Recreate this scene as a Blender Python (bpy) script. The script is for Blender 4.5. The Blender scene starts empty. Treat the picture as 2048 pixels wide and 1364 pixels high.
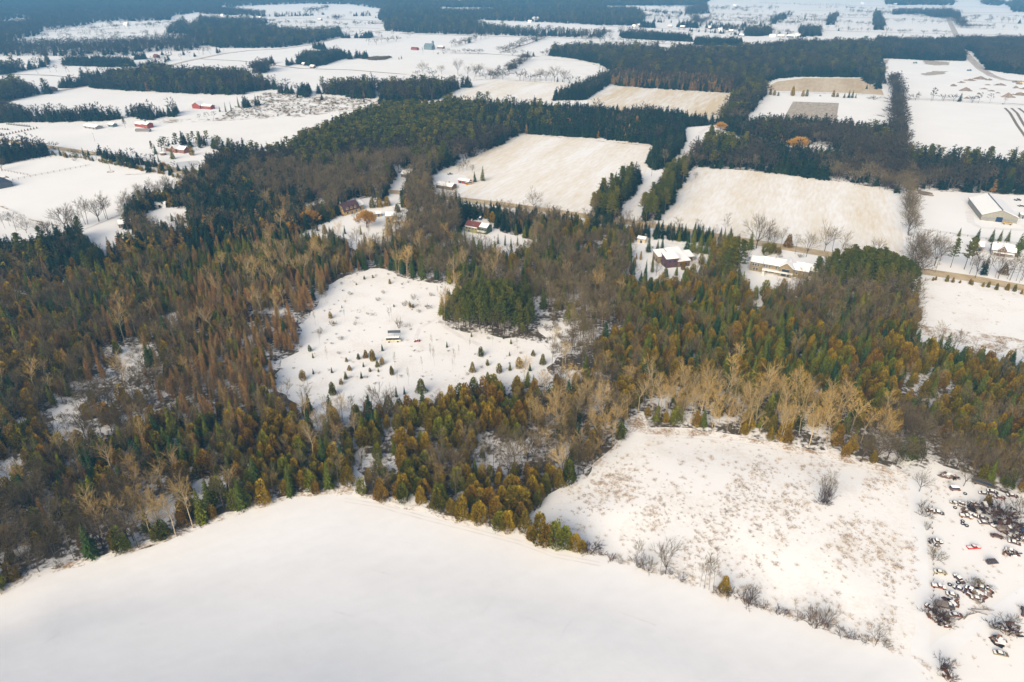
import bpy, math, random
import numpy as np
from math import radians, sin, cos, tan, pi, atan2, sqrt
random.seed(7)
RNG = np.random.default_rng(11)
S = bpy.context.scene
C = S.collection

# ------------------------------------------------------------------ camera
F, CX, CY, YH, HC = 1365.33, 1024.0, 682.0, -70.0, 165.0
PITCH = math.atan((CY - YH) / F)
cam_d = bpy.data.cameras.new('camera'); cam = bpy.data.objects.new('camera', cam_d); C.objects.link(cam)
cam_d.sensor_width = 36.0; cam_d.lens = F / 2048.0 * 36.0
cam_d.clip_start = 1.0; cam_d.clip_end = 30000.0
cam.location = (0, 0, HC); cam.rotation_euler = (pi / 2 - PITCH, 0, 0)
S.camera = cam
# ------------------------------------------------------------------ light
SUN_EL, SUN_AZ = 27.0, 208.0      # azimuth clockwise from +Y (where the camera looks)
w = bpy.data.worlds.new('World'); S.world = w; w.use_nodes = True
nt = w.node_tree; nt.nodes.clear()
sky = nt.nodes.new('ShaderNodeTexSky'); sky.sky_type = 'NISHITA'; sky.sun_disc = False
sky.sun_elevation = radians(SUN_EL); sky.sun_rotation = radians(SUN_AZ)
sky.air_density = 1.0; sky.dust_density = 6.0; sky.ozone_density = 1.0
bg = nt.nodes.new('ShaderNodeBackground'); bg.inputs[1].default_value = 0.125
wo = nt.nodes.new('ShaderNodeOutputWorld')
nt.links.new(sky.outputs[0], bg.inputs[0]); nt.links.new(bg.outputs[0], wo.inputs[0])
sd = bpy.data.lights.new('sun', 'SUN'); sd.energy = 2.5; sd.angle = radians(55); sd.color = (1.0, 0.90, 0.745)
so = bpy.data.objects.new('sun', sd); C.objects.link(so)
az, el = radians(SUN_AZ), radians(SUN_EL)
so.rotation_euler = (pi / 2 - el, 0, pi - az)
S.view_settings.view_transform = 'Standard'; S.view_settings.look = 'None'
S.view_settings.exposure = 0.46; S.view_settings.gamma = 1.0
S.cycles.use_denoising = True
S.cycles.max_bounces = 6; S.cycles.diffuse_bounces = 3; S.cycles.volume_bounces = 1
S.cycles.glossy_bounces = 2; S.cycles.transmission_bounces = 2

# ------------------------------------------------------------------ helpers
def P(px, py, h=0.0):
    """ground (or height h) point seen at photo pixel px,py"""
    dx = (px - CX) / F; dy = -(py - CY) / F
    y = cos(PITCH) + dy * sin(PITCH); z = -sin(PITCH) + dy * cos(PITCH)
    t = (HC - h) / (-z)
    return (dx * t, y * t)
def PV(p): return P(*p)
def PX(x, y, z=0.0):
    """world -> pixel (arrays)"""
    dz = z - HC
    f = y * cos(PITCH) - dz * sin(PITCH); u = y * sin(PITCH) + dz * cos(PITCH)
    return CX + x / f * F, CY - u / f * F
def tag(o, label=None, cat=None, group=None, kind=None):
    if label: o['label'] = label
    if cat: o['category'] = cat
    if group: o['group'] = group
    if kind: o['kind'] = kind
    return o
def mesh(name, verts, faces, mats=(), mi=None, smooth=False):
    me = bpy.data.meshes.new(name)
    me.from_pydata([tuple(v) for v in verts], [], [tuple(f) for f in faces])
    for m in mats: me.materials.append(m)
    if mi is not None: me.polygons.foreach_set('material_index', np.asarray(mi, dtype=np.int32))
    if smooth: me.polygons.foreach_set('use_smooth', [True] * len(me.polygons))
    me.update(); return me
def link(name, data, parent=None, loc=(0, 0, 0), rz=0.0, sc=None):
    o = bpy.data.objects.new(name, data); C.objects.link(o)
    o.parent = parent; o.location = loc; o.rotation_euler = (0, 0, rz)
    if sc is not None: o.scale = sc if hasattr(sc, '__len__') else (sc, sc, sc)
    return o
class MB:
    def __init__(s): s.v, s.f, s.m = [], [], []
    def add(s, vs, fs, m=0):
        b = len(s.v); s.v += [tuple(v) for v in vs]; s.f += [tuple(i + b for i in f) for f in fs]; s.m += [m] * len(fs)
    def box(s, x0, x1, y0, y1, z0, z1, m=0, taper=0.0):
        t = taper
        s.add([(x0, y0, z0), (x1, y0, z0), (x1, y1, z0), (x0, y1, z0), (x0 + t, y0 + t, z1), (x1 - t, y0 + t, z1), (x1 - t, y1 - t, z1), (x0 + t, y1 - t, z1)],
              [(0, 3, 2, 1), (4, 5, 6, 7), (0, 1, 5, 4), (1, 2, 6, 5), (2, 3, 7, 6), (3, 0, 4, 7)], m)
    def prism(s, prof, y0, y1, m=0, inset=0.0, caps=True):
        """prof: (x,z) outline counter-clockwise seen from -y, extruded in y"""
        n = len(prof)
        s.add([(x, y0, z) for x, z in prof] + [(x, y1, z) for x, z in prof],
              [(i, (i + 1) % n, n + (i + 1) % n, n + i) for i in range(n)] + ([tuple(range(n))[::-1], tuple(range(n, 2 * n))] if caps else []), m)
    def tube(s, p0, p1, r0, r1, n=5, m=0, cap=True):
        p0, p1 = np.array(p0, float), np.array(p1, float); d = p1 - p0; d /= max(np.linalg.norm(d), 1e-6)
        a = np.cross(d, (0, 0, 1) if abs(d[2]) < .9 else (1, 0, 0)); a /= np.linalg.norm(a); b = np.cross(d, a)
        vs = [p0 + r0 * (cos(2 * pi * i / n) * a + sin(2 * pi * i / n) * b) for i in range(n)] + [p1 + r1 * (cos(2 * pi * i / n) * a + sin(2 * pi * i / n) * b) for i in range(n)]
        fs = [(i, (i + 1) % n, n + (i + 1) % n, n + i) for i in range(n)]
        if cap: fs += [tuple(range(n))[::-1], tuple(range(n, 2 * n))]
        s.add(vs, fs, m)
    def build(s, name, mats, parent=None, smooth=False, **k):
        if not isinstance(mats, (list, tuple)): mats = [mats]
        return link(name, mesh(name, s.v, s.f, mats, s.m, smooth), parent, **k)

# ------------------------------------------------------------------ materials
def mat(name):
    m = bpy.data.materials.new(name); m.use_nodes = True
    n = m.node_tree; b = n.nodes['Principled BSDF']; b.inputs['Specular IOR Level'].default_value = 0.15
    return m, n, b
def N(n, t, **k):
    x = n.nodes.new(t)
    for a, b in k.items(): setattr(x, a, b)
    return x
def ramp(n, stops, interp='LINEAR'):
    r = n.nodes.new('ShaderNodeValToRGB'); r.color_ramp.interpolation = interp
    e = r.color_ramp.elements
    while len(e) < len(stops): e.new(0.5)
    for el_, (p, c) in zip(e, stops): el_.position = p; el_.color = (*c, 1) if len(c) == 3 else c
    return r
def plain(name, col, rough=0.7, metal=0.0, noise=0.0, scale=2.0):
    m, n, b = mat(name); b.inputs['Roughness'].default_value = rough; b.inputs['Metallic'].default_value = metal
    if noise:
        tc = N(n, 'ShaderNodeTexCoord'); nz = N(n, 'ShaderNodeTexNoise'); nz.inputs['Scale'].default_value = scale; nz.inputs['Detail'].default_value = 5
        n.links.new(tc.outputs['Object'], nz.inputs['Vector'])
        r = ramp(n, [(0.3, tuple(c * (1 - noise) for c in col)), (0.7, tuple(min(1, c * (1 + noise)) for c in col))])
        n.links.new(nz.outputs[0], r.inputs[0]); n.links.new(r.outputs[0], b.inputs['Base Color'])
    else: b.inputs['Base Color'].default_value = (*col, 1)
    return m
def foliage(name, stops, isl=0.35, rough=0.9, glob=None):
    """colour differs tree by tree (object random), stand by stand (world position) and clump by clump (mesh island)"""
    m, n, b = mat(name); b.inputs['Roughness'].default_value = rough; b.inputs['Specular IOR Level'].default_value = 0.05
    oi = N(n, 'ShaderNodeObjectInfo'); r = ramp(n, stops); 
    nz = N(n, 'ShaderNodeTexNoise'); nz.inputs['Scale'].default_value = 0.018; nz.inputs['Detail'].default_value = 2
    n.links.new(oi.outputs['Location'], nz.inputs['Vector'])
    a = N(n, 'ShaderNodeMath', operation='MULTIPLY_ADD'); n.links.new(nz.outputs[0], a.inputs[0]); a.inputs[1].default_value = 1.6; a.inputs[2].default_value = -0.8
    a2 = N(n, 'ShaderNodeMath', operation='ADD'); n.links.new(oi.outputs['Random'], a2.inputs[0]); n.links.new(a.outputs[0], a2.inputs[1]); a2.use_clamp = True
    n.links.new(a2.outputs[0], r.inputs[0])
    g = N(n, 'ShaderNodeNewGeometry'); mr = N(n, 'ShaderNodeMapRange'); n.links.new(g.outputs['Random Per Island'], mr.inputs[0])
    mr.inputs[3].default_value = 1 - isl; mr.inputs[4].default_value = 1 + isl
    vm = N(n, 'ShaderNodeVectorMath', operation='SCALE'); n.links.new(r.outputs[0], vm.inputs[0]); n.links.new(mr.outputs[0], vm.inputs['Scale'])
    n.links.new(vm.outputs[0], b.inputs['Base Color'])
    return m
def ground_mat(name, base, patch, scale, lo, hi, stretch=None, bump=0.0, bscale=1.0, fine=None, detail=6, rot=0.0, third=None):
    """two real surface colours mixed by noise (snow over stubble, soil, litter) + small relief"""
    m, n, b = mat(name); b.inputs['Roughness'].default_value = 0.9
    g = N(n, 'ShaderNodeNewGeometry'); mp = N(n, 'ShaderNodeMapping'); n.links.new(g.outputs['Position'], mp.inputs[0])
    mp.vector_type = 'TEXTURE'; mp.inputs['Scale'].default_value = tuple(1 / q for q in (stretch or (1, 1, 1))); mp.inputs['Rotation'].default_value = (0, 0, rot)
    nz = N(n, 'ShaderNodeTexNoise'); nz.inputs['Scale'].default_value = scale; nz.inputs['Detail'].default_value = detail; nz.inputs['Roughness'].default_value = 0.6
    n.links.new(mp.outputs[0], nz.inputs['Vector'])
    fac = nz.outputs[0]
    if fine:
        n2 = N(n, 'ShaderNodeTexNoise'); n2.inputs['Scale'].default_value = fine; n2.inputs['Detail'].default_value = 4
        n.links.new(mp.outputs[0], n2.inputs['Vector'])
        mx = N(n, 'ShaderNodeMath', operation='MULTIPLY_ADD'); n.links.new(n2.outputs[0], mx.inputs[0]); mx.inputs[1].default_value = 0.6
        sb = N(n, 'ShaderNodeMath', operation='SUBTRACT'); n.links.new(nz.outputs[0], sb.inputs[0]); sb.inputs[1].default_value = 0.3
        n.links.new(sb.outputs[0], mx.inputs[2]); fac = mx.outputs[0]
    r = ramp(n, [(lo, base), (hi, patch)] + ([(min(1, hi + .15), third)] if third else [])); n.links.new(fac, r.inputs[0]); n.links.new(r.outputs[0], b.inputs['Base Color'])
    if bump:
        n3 = N(n, 'ShaderNodeTexNoise'); n3.inputs['Scale'].default_value = bscale; n3.inputs['Detail'].default_value = 5
        n.links.new(g.outputs['Position'], n3.inputs['Vector'])
        bp = N(n, 'ShaderNodeBump'); bp.inputs['Strength'].default_value = bump; bp.inputs['Distance'].default_value = 0.5
        n.links.new(n3.outputs[0], bp.inputs['Height']); n.links.new(bp.outputs[0], b.inputs['Normal'])
    return m
SNOW = (0.87, 0.85, 0.81)
M = {}
M['snow'] = ground_mat('snow', (0.84, 0.82, 0.78), (0.88, 0.86, 0.82), 0.02, 0.35, 0.65, bump=0.12, bscale=0.15)
M['snow_smooth'] = ground_mat('snow_smooth', (0.83, 0.82, 0.80), (0.87, 0.86, 0.84), 0.012, 0.35, 0.65, bump=0.16, bscale=0.22, stretch=(1, 2.2, 1), rot=0.5, fine=0.12)
M['snow_weeds'] = ground_mat('snow_weeds', SNOW, (0.74, 0.68, 0.60), 0.06, 0.50, 0.85, bump=0.2, bscale=0.8, fine=0.9)
M['stubble_light'] = ground_mat('stubble_light', SNOW, (0.72, 0.62, 0.46), 0.035, 0.36, 0.74, stretch=(1, 0.16, 1), rot=-0.42, fine=0.45, bump=0.1)
M['stubble_mid'] = ground_mat('stubble_mid', (0.80, 0.76, 0.69), (0.66, 0.54, 0.36), 0.03, 0.36, 0.62, stretch=(1, 0.12, 1), rot=-0.42, fine=0.25)
M['stubble_tan'] = ground_mat('stubble_tan', (0.62, 0.51, 0.35), (0.50, 0.38, 0.23), 0.03, 0.35, 0.65, stretch=(1, 0.15, 1), rot=-0.42, fine=0.25)
M['plough'] = ground_mat('plough', (0.50, 0.44, 0.36), (0.34, 0.28, 0.21), 0.22, 0.35, 0.65, stretch=(1, 0.4, 1), rot=-0.4, fine=0.5)
M['scrubsnow'] = ground_mat('scrubsnow', SNOW, (0.30, 0.22, 0.14), 0.05, 0.46, 0.66, fine=0.25)
M['litter'] = ground_mat('litter', (0.80, 0.78, 0.75), (0.085, 0.068, 0.045), 0.07, 0.43, 0.56, fine=0.6)
M['edgegrass'] = ground_mat('edgegrass', SNOW, (0.36, 0.24, 0.13), 0.12, 0.44, 0.64, fine=1.2)
M['gravel'] = ground_mat('gravel', (0.42, 0.31, 0.17), (0.58, 0.46, 0.29), 0.15, 0.35, 0.65, fine=1.0)
M['road'] = ground_mat('road', (0.40, 0.34, 0.27), (0.60, 0.56, 0.50), 0.08, 0.40, 0.65, fine=0.5)
M['track'] = ground_mat('track', (0.74, 0.70, 0.66), (0.84, 0.82, 0.80), 0.2, 0.35, 0.65)
M['dirt'] = ground_mat('dirt', (0.16, 0.12, 0.09), (0.28, 0.22, 0.17), 0.25, 0.35, 0.65, fine=1.0)
M['ice'] = plain('ice', (0.62, 0.62, 0.60), 0.35)
M['bark'] = foliage('bark', [(0, (0.055, 0.042, 0.032)), (1, (0.14, 0.11, 0.085))], 0.15)
M['bark_pale'] = foliage('bark_pale', [(0, (0.30, 0.24, 0.15)), (1, (0.46, 0.37, 0.23))], 0.15)
M['twig_pale'] = foliage('twig_pale', [(0, (0.46, 0.31, 0.08)), (0.35, (0.36, 0.26, 0.10)), (0.65, (0.54, 0.37, 0.11)), (1, (0.27, 0.21, 0.10))], 0.3)
M['twig'] = foliage('twig', [(0, (0.13, 0.098, 0.052)), (0.35, (0.20, 0.160, 0.085)), (0.7, (0.13, 0.100, 0.060)), (1, (0.24, 0.19, 0.10))], 0.35)
M['twig_dark'] = foliage('twig_dark', [(0, (0.05, 0.034, 0.028)), (1, (0.10, 0.065, 0.050))], 0.3)
M['cedar'] = foliage('cedar', [(0, (0.085, 0.098, 0.008)), (0.25, (0.19, 0.135, 0.008)), (0.5, (0.30, 0.200, 0.010)), (0.75, (0.19, 0.105, 0.010)), (1, (0.16, 0.165, 0.010))], 0.45)
M['spruce'] = foliage('spruce', [(0, (0.016, 0.046, 0.022)), (0.35, (0.035, 0.062, 0.014)), (0.65, (0.13, 0.135, 0.010)), (1, (0.060, 0.082, 0.011))], 0.4)
M['fir'] = foliage('fir', [(0, (0.008, 0.024, 0.018)), (0.6, (0.014, 0.034, 0.018)), (1, (0.028, 0.046, 0.016))], 0.4)  # darkened copy of spruce needles, put on distant conifers to deepen the far woods
M['pine'] = foliage('pine', [(0, (0.055, 0.070, 0.012)), (0.6, (0.095, 0.098, 0.013)), (1, (0.140, 0.120, 0.014))], 0.4)
M['larch'] = foliage('larch', [(0, (0.24, 0.135, 0.045)), (0.5, (0.32, 0.175, 0.055)), (1, (0.21, 0.160, 0.062))], 0.35)
M['twig_far'] = foliage('twig_far', [(0, (0.040, 0.036, 0.030)), (0.5, (0.060, 0.054, 0.038)), (1, (0.095, 0.080, 0.052))], 0.3)  # darkened copy of twig; broad far blades would catch too much light
M['willow'] = foliage('willow', [(0, (0.46, 0.26, 0.05)), (1, (0.52, 0.30, 0.06))], 0.25)
M['snowbit'] = plain('snowbit', (0.80, 0.80, 0.82), 0.9)
M['weed'] = foliage('weed', [(0, (0.38, 0.28, 0.18)), (0.5, (0.52, 0.40, 0.27)), (1, (0.30, 0.22, 0.15))], 0.3)
# ------------------------------------------------------------------ plant meshes
def uv(az, elv): return np.stack([np.cos(az) * np.cos(elv), np.sin(az) * np.cos(elv), np.sin(elv)], -1)
def clumps(c, u, v, s, wd, sag=0.1):
    """leaf clumps: bent diamonds. c,u,v (n,3); s,wd (n,)"""
    n = len(c); s = s[:, None]; wd = wd[:, None]; z = np.array([0, 0, 1.0])
    a = c - u * s * .5; b = c + u * s * .5 - z * s * sag; l = c + v * wd * .5 - z * s * .12; r = c - v * wd * .5 - z * s * .12
    V = np.stack([a, r, b, l], 1).reshape(-1, 3); i = np.arange(n)[:, None] * 4
    Fc = np.concatenate([i + [0, 1, 2], i + [0, 2, 3]], 1).reshape(-1, 3)
    return V, Fc
def blades(p0, p1, wd, rg):
    """thin twigs: two crossed slivers each"""
    d = p1 - p0; n = len(d); dn = d / np.maximum(np.linalg.norm(d, axis=1, keepdims=True), 1e-6)
    r = rg.normal(size=(n, 3)); a = np.cross(dn, r); a /= np.maximum(np.linalg.norm(a, axis=1, keepdims=True), 1e-6); b = np.cross(dn, a); w_ = wd[:, None] * .5
    V = np.stack([p0 - a * w_, p0 + a * w_, p1, p0 - b * w_, p0 + b * w_], 1).reshape(-1, 3); i = np.arange(n)[:, None] * 5
    return V, np.concatenate([i + [0, 1, 2], i + [3, 4, 2]], 1).reshape(-1, 3)
def tubes(segs, n=4):
    mb = MB()
    for p0, p1, r0, r1 in segs: mb.tube(p0, p1, r0, r1, n, cap=False)
    return mb.v, mb.f
def merge(parts):
    """[(V,F,mat)] -> verts, faces, mi"""
    V, Fs, mi, b = [], [], [], 0
    for v, f, m in parts:
        v = [tuple(x) for x in v]; V += v; Fs += [tuple(int(i) + b for i in q) for q in f]; mi += [m] * len(f); b += len(v)
    return V, Fs, mi
def wob(az, t, rg, amp):
    ph = rg.uniform(0, 6.28, 6); k = rg.integers(2, 5, 3); q = rg.uniform(3, 9, 3)
    return 1 + amp * (np.sin(k[0] * az + q[0] * t + ph[0]) + np.sin(k[1] * az - q[1] * t + ph[1]) + np.sin(k[2] * az + q[2] * t + ph[2])) / 1.7
def snowy(V, F_, frac, rg):
    """split off a few clumps that carry snow"""
    F_ = F_.reshape(-1, 2, 3); k = rg.random(len(F_)) < frac
    return [(V, F_[~k].reshape(-1, 3), 0), (V + [0, 0, .12], F_[k].reshape(-1, 3), 2)]
def tree_parts(kind, seed, lod):
    """returns crown parts, trunk parts : lists of (V,F,material slot); slots: 0 foliage, 1 bark, 2 snow"""
    rg = np.random.default_rng(seed * 17 + 3); hi = lod == 0
    if kind in ('spruce', 'fir'):
        H, R = 15.0, rg.uniform(2.5, 3.1); n = 900 if hi else 150; k = 1 if hi else 2.4
        t = 1 - np.sqrt(rg.random(n)) * 0.97; L = 17; t = np.clip((np.round(t * L) + rg.normal(0, .16, n)) / L, 0.01, 1)
        az = rg.uniform(0, 2 * pi, n); R_ = R * (1 - t) ** .85 + .12
        R_ = R_ * (0.82 + .22 * np.cos(7 * az + np.round(t * L) * 2.1)) * wob(az, t, rg, .10)
        rr = R_ * np.sqrt(rg.uniform(.2, 1, n)); z = .9 + t * (H - 1.0) - rr * .28
        c = np.stack([rr * np.cos(az), rr * np.sin(az), z], -1); u = uv(az + rg.normal(0, .25, n), np.full(n, -.30) + rg.normal(0, .2, n)); v = uv(az + pi / 2, rg.normal(0, .35, n))
        s = k * (.75 + .45 * (1 - t)) * rg.uniform(.7, 1.25, n); V, Fc = clumps(c, u, v, s, s * .5)
        return snowy(V, Fc, .0, rg), [(*tubes([((0, 0, -.3), (0, 0, H * .6), .17, .09), ((0, 0, H * .6), (0, 0, H + .1), .09, .02)]), 1)]
    if kind == 'cedar':
        H, R = 10.0, rg.uniform(2.4, 3.1); n = 1250 if hi else 140; k = 1 if hi else 2.2
        t = rg.beta(1.15, 1.7, n); az = rg.uniform(0, 2 * pi, n)
        prof = lambda t: np.clip((t + .10) / .22, 0, 1) ** .5 * (1 - t) ** rg.uniform(.36, .47)
        R_ = R * prof(t) * wob(az, t, rg, .20 + .05 * (seed % 4)) * (1.12 if seed % 3 == 2 else 1) + .1; rr = R_ * np.sqrt(rg.uniform(.45, 1, n)); z = .4 + t * (H - .5)
        c = np.stack([rr * np.cos(az), rr * np.sin(az), z], -1); u = uv(az + rg.normal(0, .4, n), .75 + rg.normal(0, .3, n)); v = uv(az + pi / 2, rg.normal(0, .4, n))
        s = k * .72 * rg.uniform(.65, 1.3, n); V, Fc = clumps(c, u, v, s, s * .62, -.05)
        if seed % 3 == 1:      # twin leader
            m_ = rg.random(n) < .35; sh = np.repeat(m_, 4); V = V.copy(); V[sh] *= [.62, .62, .78]; V[sh] += [R * .65, -R * .25, .2]
        return snowy(V, Fc, .0, rg), [(*tubes([((0, 0, -.3), (0, 0, H * .8), .16, .05)]), 1)]
    if kind == 'pine':
        H, R = 18.0, rg.uniform(3.4, 4.3); segs = [((0, 0, -.3), (.1, 0, H * .55), .26, .18), ((.1, 0, H * .55), (.3, .1, H * .97), .18, .04)]; cs, us, vs, ss = [], [], [], []
        nl = 34 if hi else 15
        for i in range(nl):
            t = .36 + .62 * (i / (nl - 1)) ** .9; a = i * 2.4 + rg.normal(0, .3); ln = R * (1.05 - .85 * (t - .3) / .7) * rg.uniform(.65, 1.15); z0 = t * H
            tip = np.array([ln * cos(a), ln * sin(a), z0 + ln * rg.uniform(.10, .38)])
            if hi: segs.append(((0.15, 0, z0), tuple(tip), .06, .02))
            for q in ([.5, .78, 1.0] if hi else [.85]):
                m_ = 12 if hi else 9; ctr = np.array([0.15, 0, z0]) * (1 - q) + tip * q; rad = (.75 + .2 * ln / R) * (1 if hi else 1.5)
                of = rg.normal(0, 1, (m_, 3)) * [rad * .5, rad * .5, rad * .22]
                aa = rg.uniform(0, 2 * pi, m_); cs.append(ctr + of); us.append(uv(aa, rg.uniform(.0, .9, m_))); vs.append(uv(aa + pi / 2, rg.normal(0, .4, m_))); ss.append(rg.uniform(.6, 1.1, m_) * (1 if hi else 2.0))
        V, Fc = clumps(np.concatenate(cs), np.concatenate(us), np.concatenate(vs), np.concatenate(ss), np.concatenate(ss) * .55, -.1)
        return snowy(V, Fc, .0, rg), [(*tubes(segs), 1)]
    if kind == 'larch':
        H, R = 14.0, rg.uniform(1.7, 2.2); n = 1100 if hi else 130; k = 1 if hi else 1.9
        t = 1 - np.sqrt(rg.random(n)) * .88; az = rg.uniform(0, 2 * pi, n); R_ = R * (1 - t) ** .75 * wob(az, t, rg, .15) + .08
        rr = R_ * rg.uniform(.1, 1, n); z = t * H; c = np.stack([rr * np.cos(az), rr * np.sin(az), z + rr * .12], -1)
        u = uv(az, .25 + rg.normal(0, .45, n)); v = uv(az + pi / 2, rg.normal(0, .8, n)); s = k * rg.uniform(.6, 1.1, n); V, Fc = clumps(c, u, v, s, s * (.17 if hi else .30))
        return [(V, Fc, 0)], [(*tubes([((0, 0, -.3), (0, 0, H * .6), .14, .08), ((0, 0, H * .6), (0, 0, H + .2), .08, .02)]), 1)]
    # bare broadleaved trees
    segs, tw0, tw1, tww = [], [], [], []
    def vec(d, ang, a):
        d = d / np.linalg.norm(d); p = np.cross(d, (0.3, .9, .2)); p /= np.linalg.norm(p); q = np.cross(d, p)
        return d * cos(ang) + (p * cos(a) + q * sin(a)) * sin(ang)
    def twigs(p, d, ln, cnt, wd, spread):
        for _ in range(cnt):
            e = vec(d, abs(rg.normal(0, spread)) + .1, rg.uniform(0, 6.28)); e[2] += .12; q = p + d * ln * 0 ; L_ = ln * rg.uniform(.6, 1.15)
            tw0.append(q); tw1.append(q + e * L_); tww.append(wd)
    def limb(p, d, ln, r, depth, spread, cnt, tw):
        d = d / np.linalg.norm(d); q = p + d * ln * .5; d2 = d + rg.normal(0, .12, 3) + [0, 0, .10]; d2 /= np.linalg.norm(d2); e = q + d2 * ln * .5
        if r > .028: segs.append((p, q, r, r * .78)); segs.append((q, e, r * .78, r * .5))
        else: tw0.extend([p, q]); tw1.extend([q, e]); tww.extend([r * 2.4, r * 1.9])
        if depth == 0:
            for f in (.45, .7, 1.0): twigs(p + (e - p) * f, d2, ln * .75, tw, .045 if hi else .24, .5)
            return
        for i in range(cnt):
            f = .35 + .65 * (i + 1) / cnt; b = p + (e - p) * f
            limb(b, vec(d2, spread * rg.uniform(.6, 1.3), i * 2.4 + rg.uniform(0, 1)), ln * rg.uniform(.5, .72), r * .55, depth - 1, spread, cnt, tw)
    if kind == 'aspen':
        H = 17.0; top = np.array([rg.normal(0, 1.1), rg.normal(0, 1.1), H]); mid = np.array([rg.normal(0, .2), rg.normal(0, .2), H * .5])
        segs += [((0, 0, -.3), mid, .19, .14), (mid, top * [1, 1, .92], .14, .03)]
        nb = 15 if hi else 8
        for i in range(nb):
            t = .42 + .54 * i / (nb - 1); b = mid + (top * [1, 1, .92] - mid) * ((t - .42) / .54 * .98); a = i * 2.4 + rg.normal(0, .4)
            limb(b, uv(np.array(a), np.array(.75 + .3 * t)), H * (.23 - .11 * (t - .4)) * rg.uniform(.5, 1.35), .062, 1, .5, 4 if hi else 2, 4 if hi else 3)
    elif kind == 'bare':
        H = 13.0; hf = H * rg.uniform(.22, .4); segs.append(((0, 0, -.3), (0.1, 0, hf), .24, .18)); nb = 7 if hi else 5
        for i in range(nb):
            a = i * 2.4 + rg.normal(0, .3); elv = rg.uniform(.65, 1.35); limb(np.array([.1, 0, hf * rg.uniform(.75, 1.0)]), uv(np.array(a), np.array(elv)), H * rg.uniform(.40, .52), .12, 2 if hi else 1, .58, 4 if hi else 3, 3)
    elif kind == 'pole':      # crowded woodland tree: straight stem, narrow brushy crown
        H = 14.0; top = np.array([rg.normal(0, .6), rg.normal(0, .6), H]); segs += [((0, 0, -.3), top * .6, .13, .09), (top * .6, top * .96, .09, .02)]; nb = 11 if hi else 7
        for i in range(nb):
            t = .42 + .54 * i / (nb - 1); a = i * 2.4 + rg.normal(0, .4)
            limb(top * t, uv(np.array(a), np.array(.85 + .25 * t)), H * (.25 - .13 * (t - .4)) * rg.uniform(.7, 1.2), .045, 1, .5, 4 if hi else 2, 4 if hi else 4)
    elif kind == 'shrub':
        H = 3.0
        for i in range(11 if hi else 6):
            a = i * 2.4; limb(np.array([.25 * cos(a), .25 * sin(a), -.1]), uv(np.array(a), np.array(rg.uniform(.75, 1.4))), H * rg.uniform(.4, .65), .035, 1, .5, 3, 3)
    elif kind == 'willow':
        H = 9.0; segs.append(((0, 0, -.3), (0, 0, 2.2), .35, .28))
        for i in range(14):
            a = i * 2.4; limb(np.array([0, 0, 2.0]), uv(np.array(a), np.array(rg.uniform(.35, 1.4))), H * rg.uniform(.36, .45), .12, 2, .6, 5, 8)
        tww = [x * 3.0 for x in tww]
    V, Fc = blades(np.array(tw0), np.array(tw1), np.array(tww), rg)
    big = [s_ for s_ in segs if s_[2] >= .10]; sm = [s_ for s_ in segs if s_[2] < .10]
    crown = [(V, Fc, 0)]
    if sm: crown.append((*tubes(sm, 3), 1))
    return crown, [(*tubes(big or segs[:1], 5 if hi else 3), 1)]
KIND = {  'fir': ('fir_tree', 'fir', 'bark'),  # name, foliage, bark
    'cedar': ('cedar_tree', 'cedar', 'bark'), 'spruce': ('spruce_tree', 'spruce', 'bark'), 'pine': ('pine_tree', 'pine', 'bark'), 'larch': ('larch_tree', 'larch', 'bark'),
    'aspen': ('aspen_tree', 'twig_pale', 'bark_pale'), 'bare': ('leafless_tree', 'twig', 'bark'), 'pole': ('slender_tree', 'twig', 'bark'), 'shrub': ('shrub', 'twig', 'bark'), 'willow': ('willow_tree', 'willow', 'bark'), 'bramble': ('bush', 'twig_dark', 'twig_dark')}
BASEH = dict(fir=15, cedar=10, spruce=15, pine=18, larch=14, aspen=17, bare=13, pole=14, shrub=3, willow=9, bramble=3)
PROTO = {}
def proto(kind, var, lod=0):
    key = (kind, var, lod)
    if key not in PROTO:
        nm, fo, ba = KIND[kind]; fo = 'twig_far' if lod and kind in ('pole', 'bare') else fo; mats = [M[fo], M[ba], M['snowbit']]
        cr, tr = tree_parts('shrub' if kind == 'bramble' else kind, var + (50 if kind == 'bramble' else 0), lod)
        one = mesh(nm, *merge(cr + tr)[:2], mats, merge(cr + tr)[2])
        if lod == 0:
            c_ = merge(cr); t_ = merge(tr)
            PROTO[key] = (one, mesh('crown', c_[0], c_[1], mats, c_[2]), mesh('trunk', t_[0], t_[1], mats, t_[2]))
        else: PROTO[key] = (one, None, None)
    return PROTO[key]
NV = dict(fir=3, cedar=6, spruce=5, pine=3, larch=3, aspen=4, bare=4, pole=4, shrub=3, willow=1, bramble=2)
COUNT = {}
def plant(kind, x, y, h, label, group=None, parts=True, wide=1.0, var=None, cat=None, tilt=0.0):
    """one tree as a thing of its own; h = height in metres"""
    sc = h / BASEH[kind]; var = random.randrange(NV[kind]) if var is None else var % NV[kind]
    one, cr, tr = proto(kind, var); nm = KIND[kind][0]; COUNT[nm] = COUNT.get(nm, 0) + 1
    rz = random.uniform(0, 6.28); s3 = (sc * wide, sc * wide, sc)
    z = gz(x, y)
    if parts:
        o = link(nm, None, None, (x, y, z), rz, s3); link('crown', cr, o)
        if kind not in ('shrub', 'bramble'): link('trunk', tr, o)
        else: link('stem', tr, o)
    else: o = link(nm, one, None, (x, y, z), rz, s3)
    o.rotation_euler = (random.gauss(0, .02) + tilt, random.gauss(0, .02), rz)
    tag(o, label, cat or {'shrub': 'shrub', 'bramble': 'bush'}.get(kind, 'tree'), group)
    return o
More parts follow.
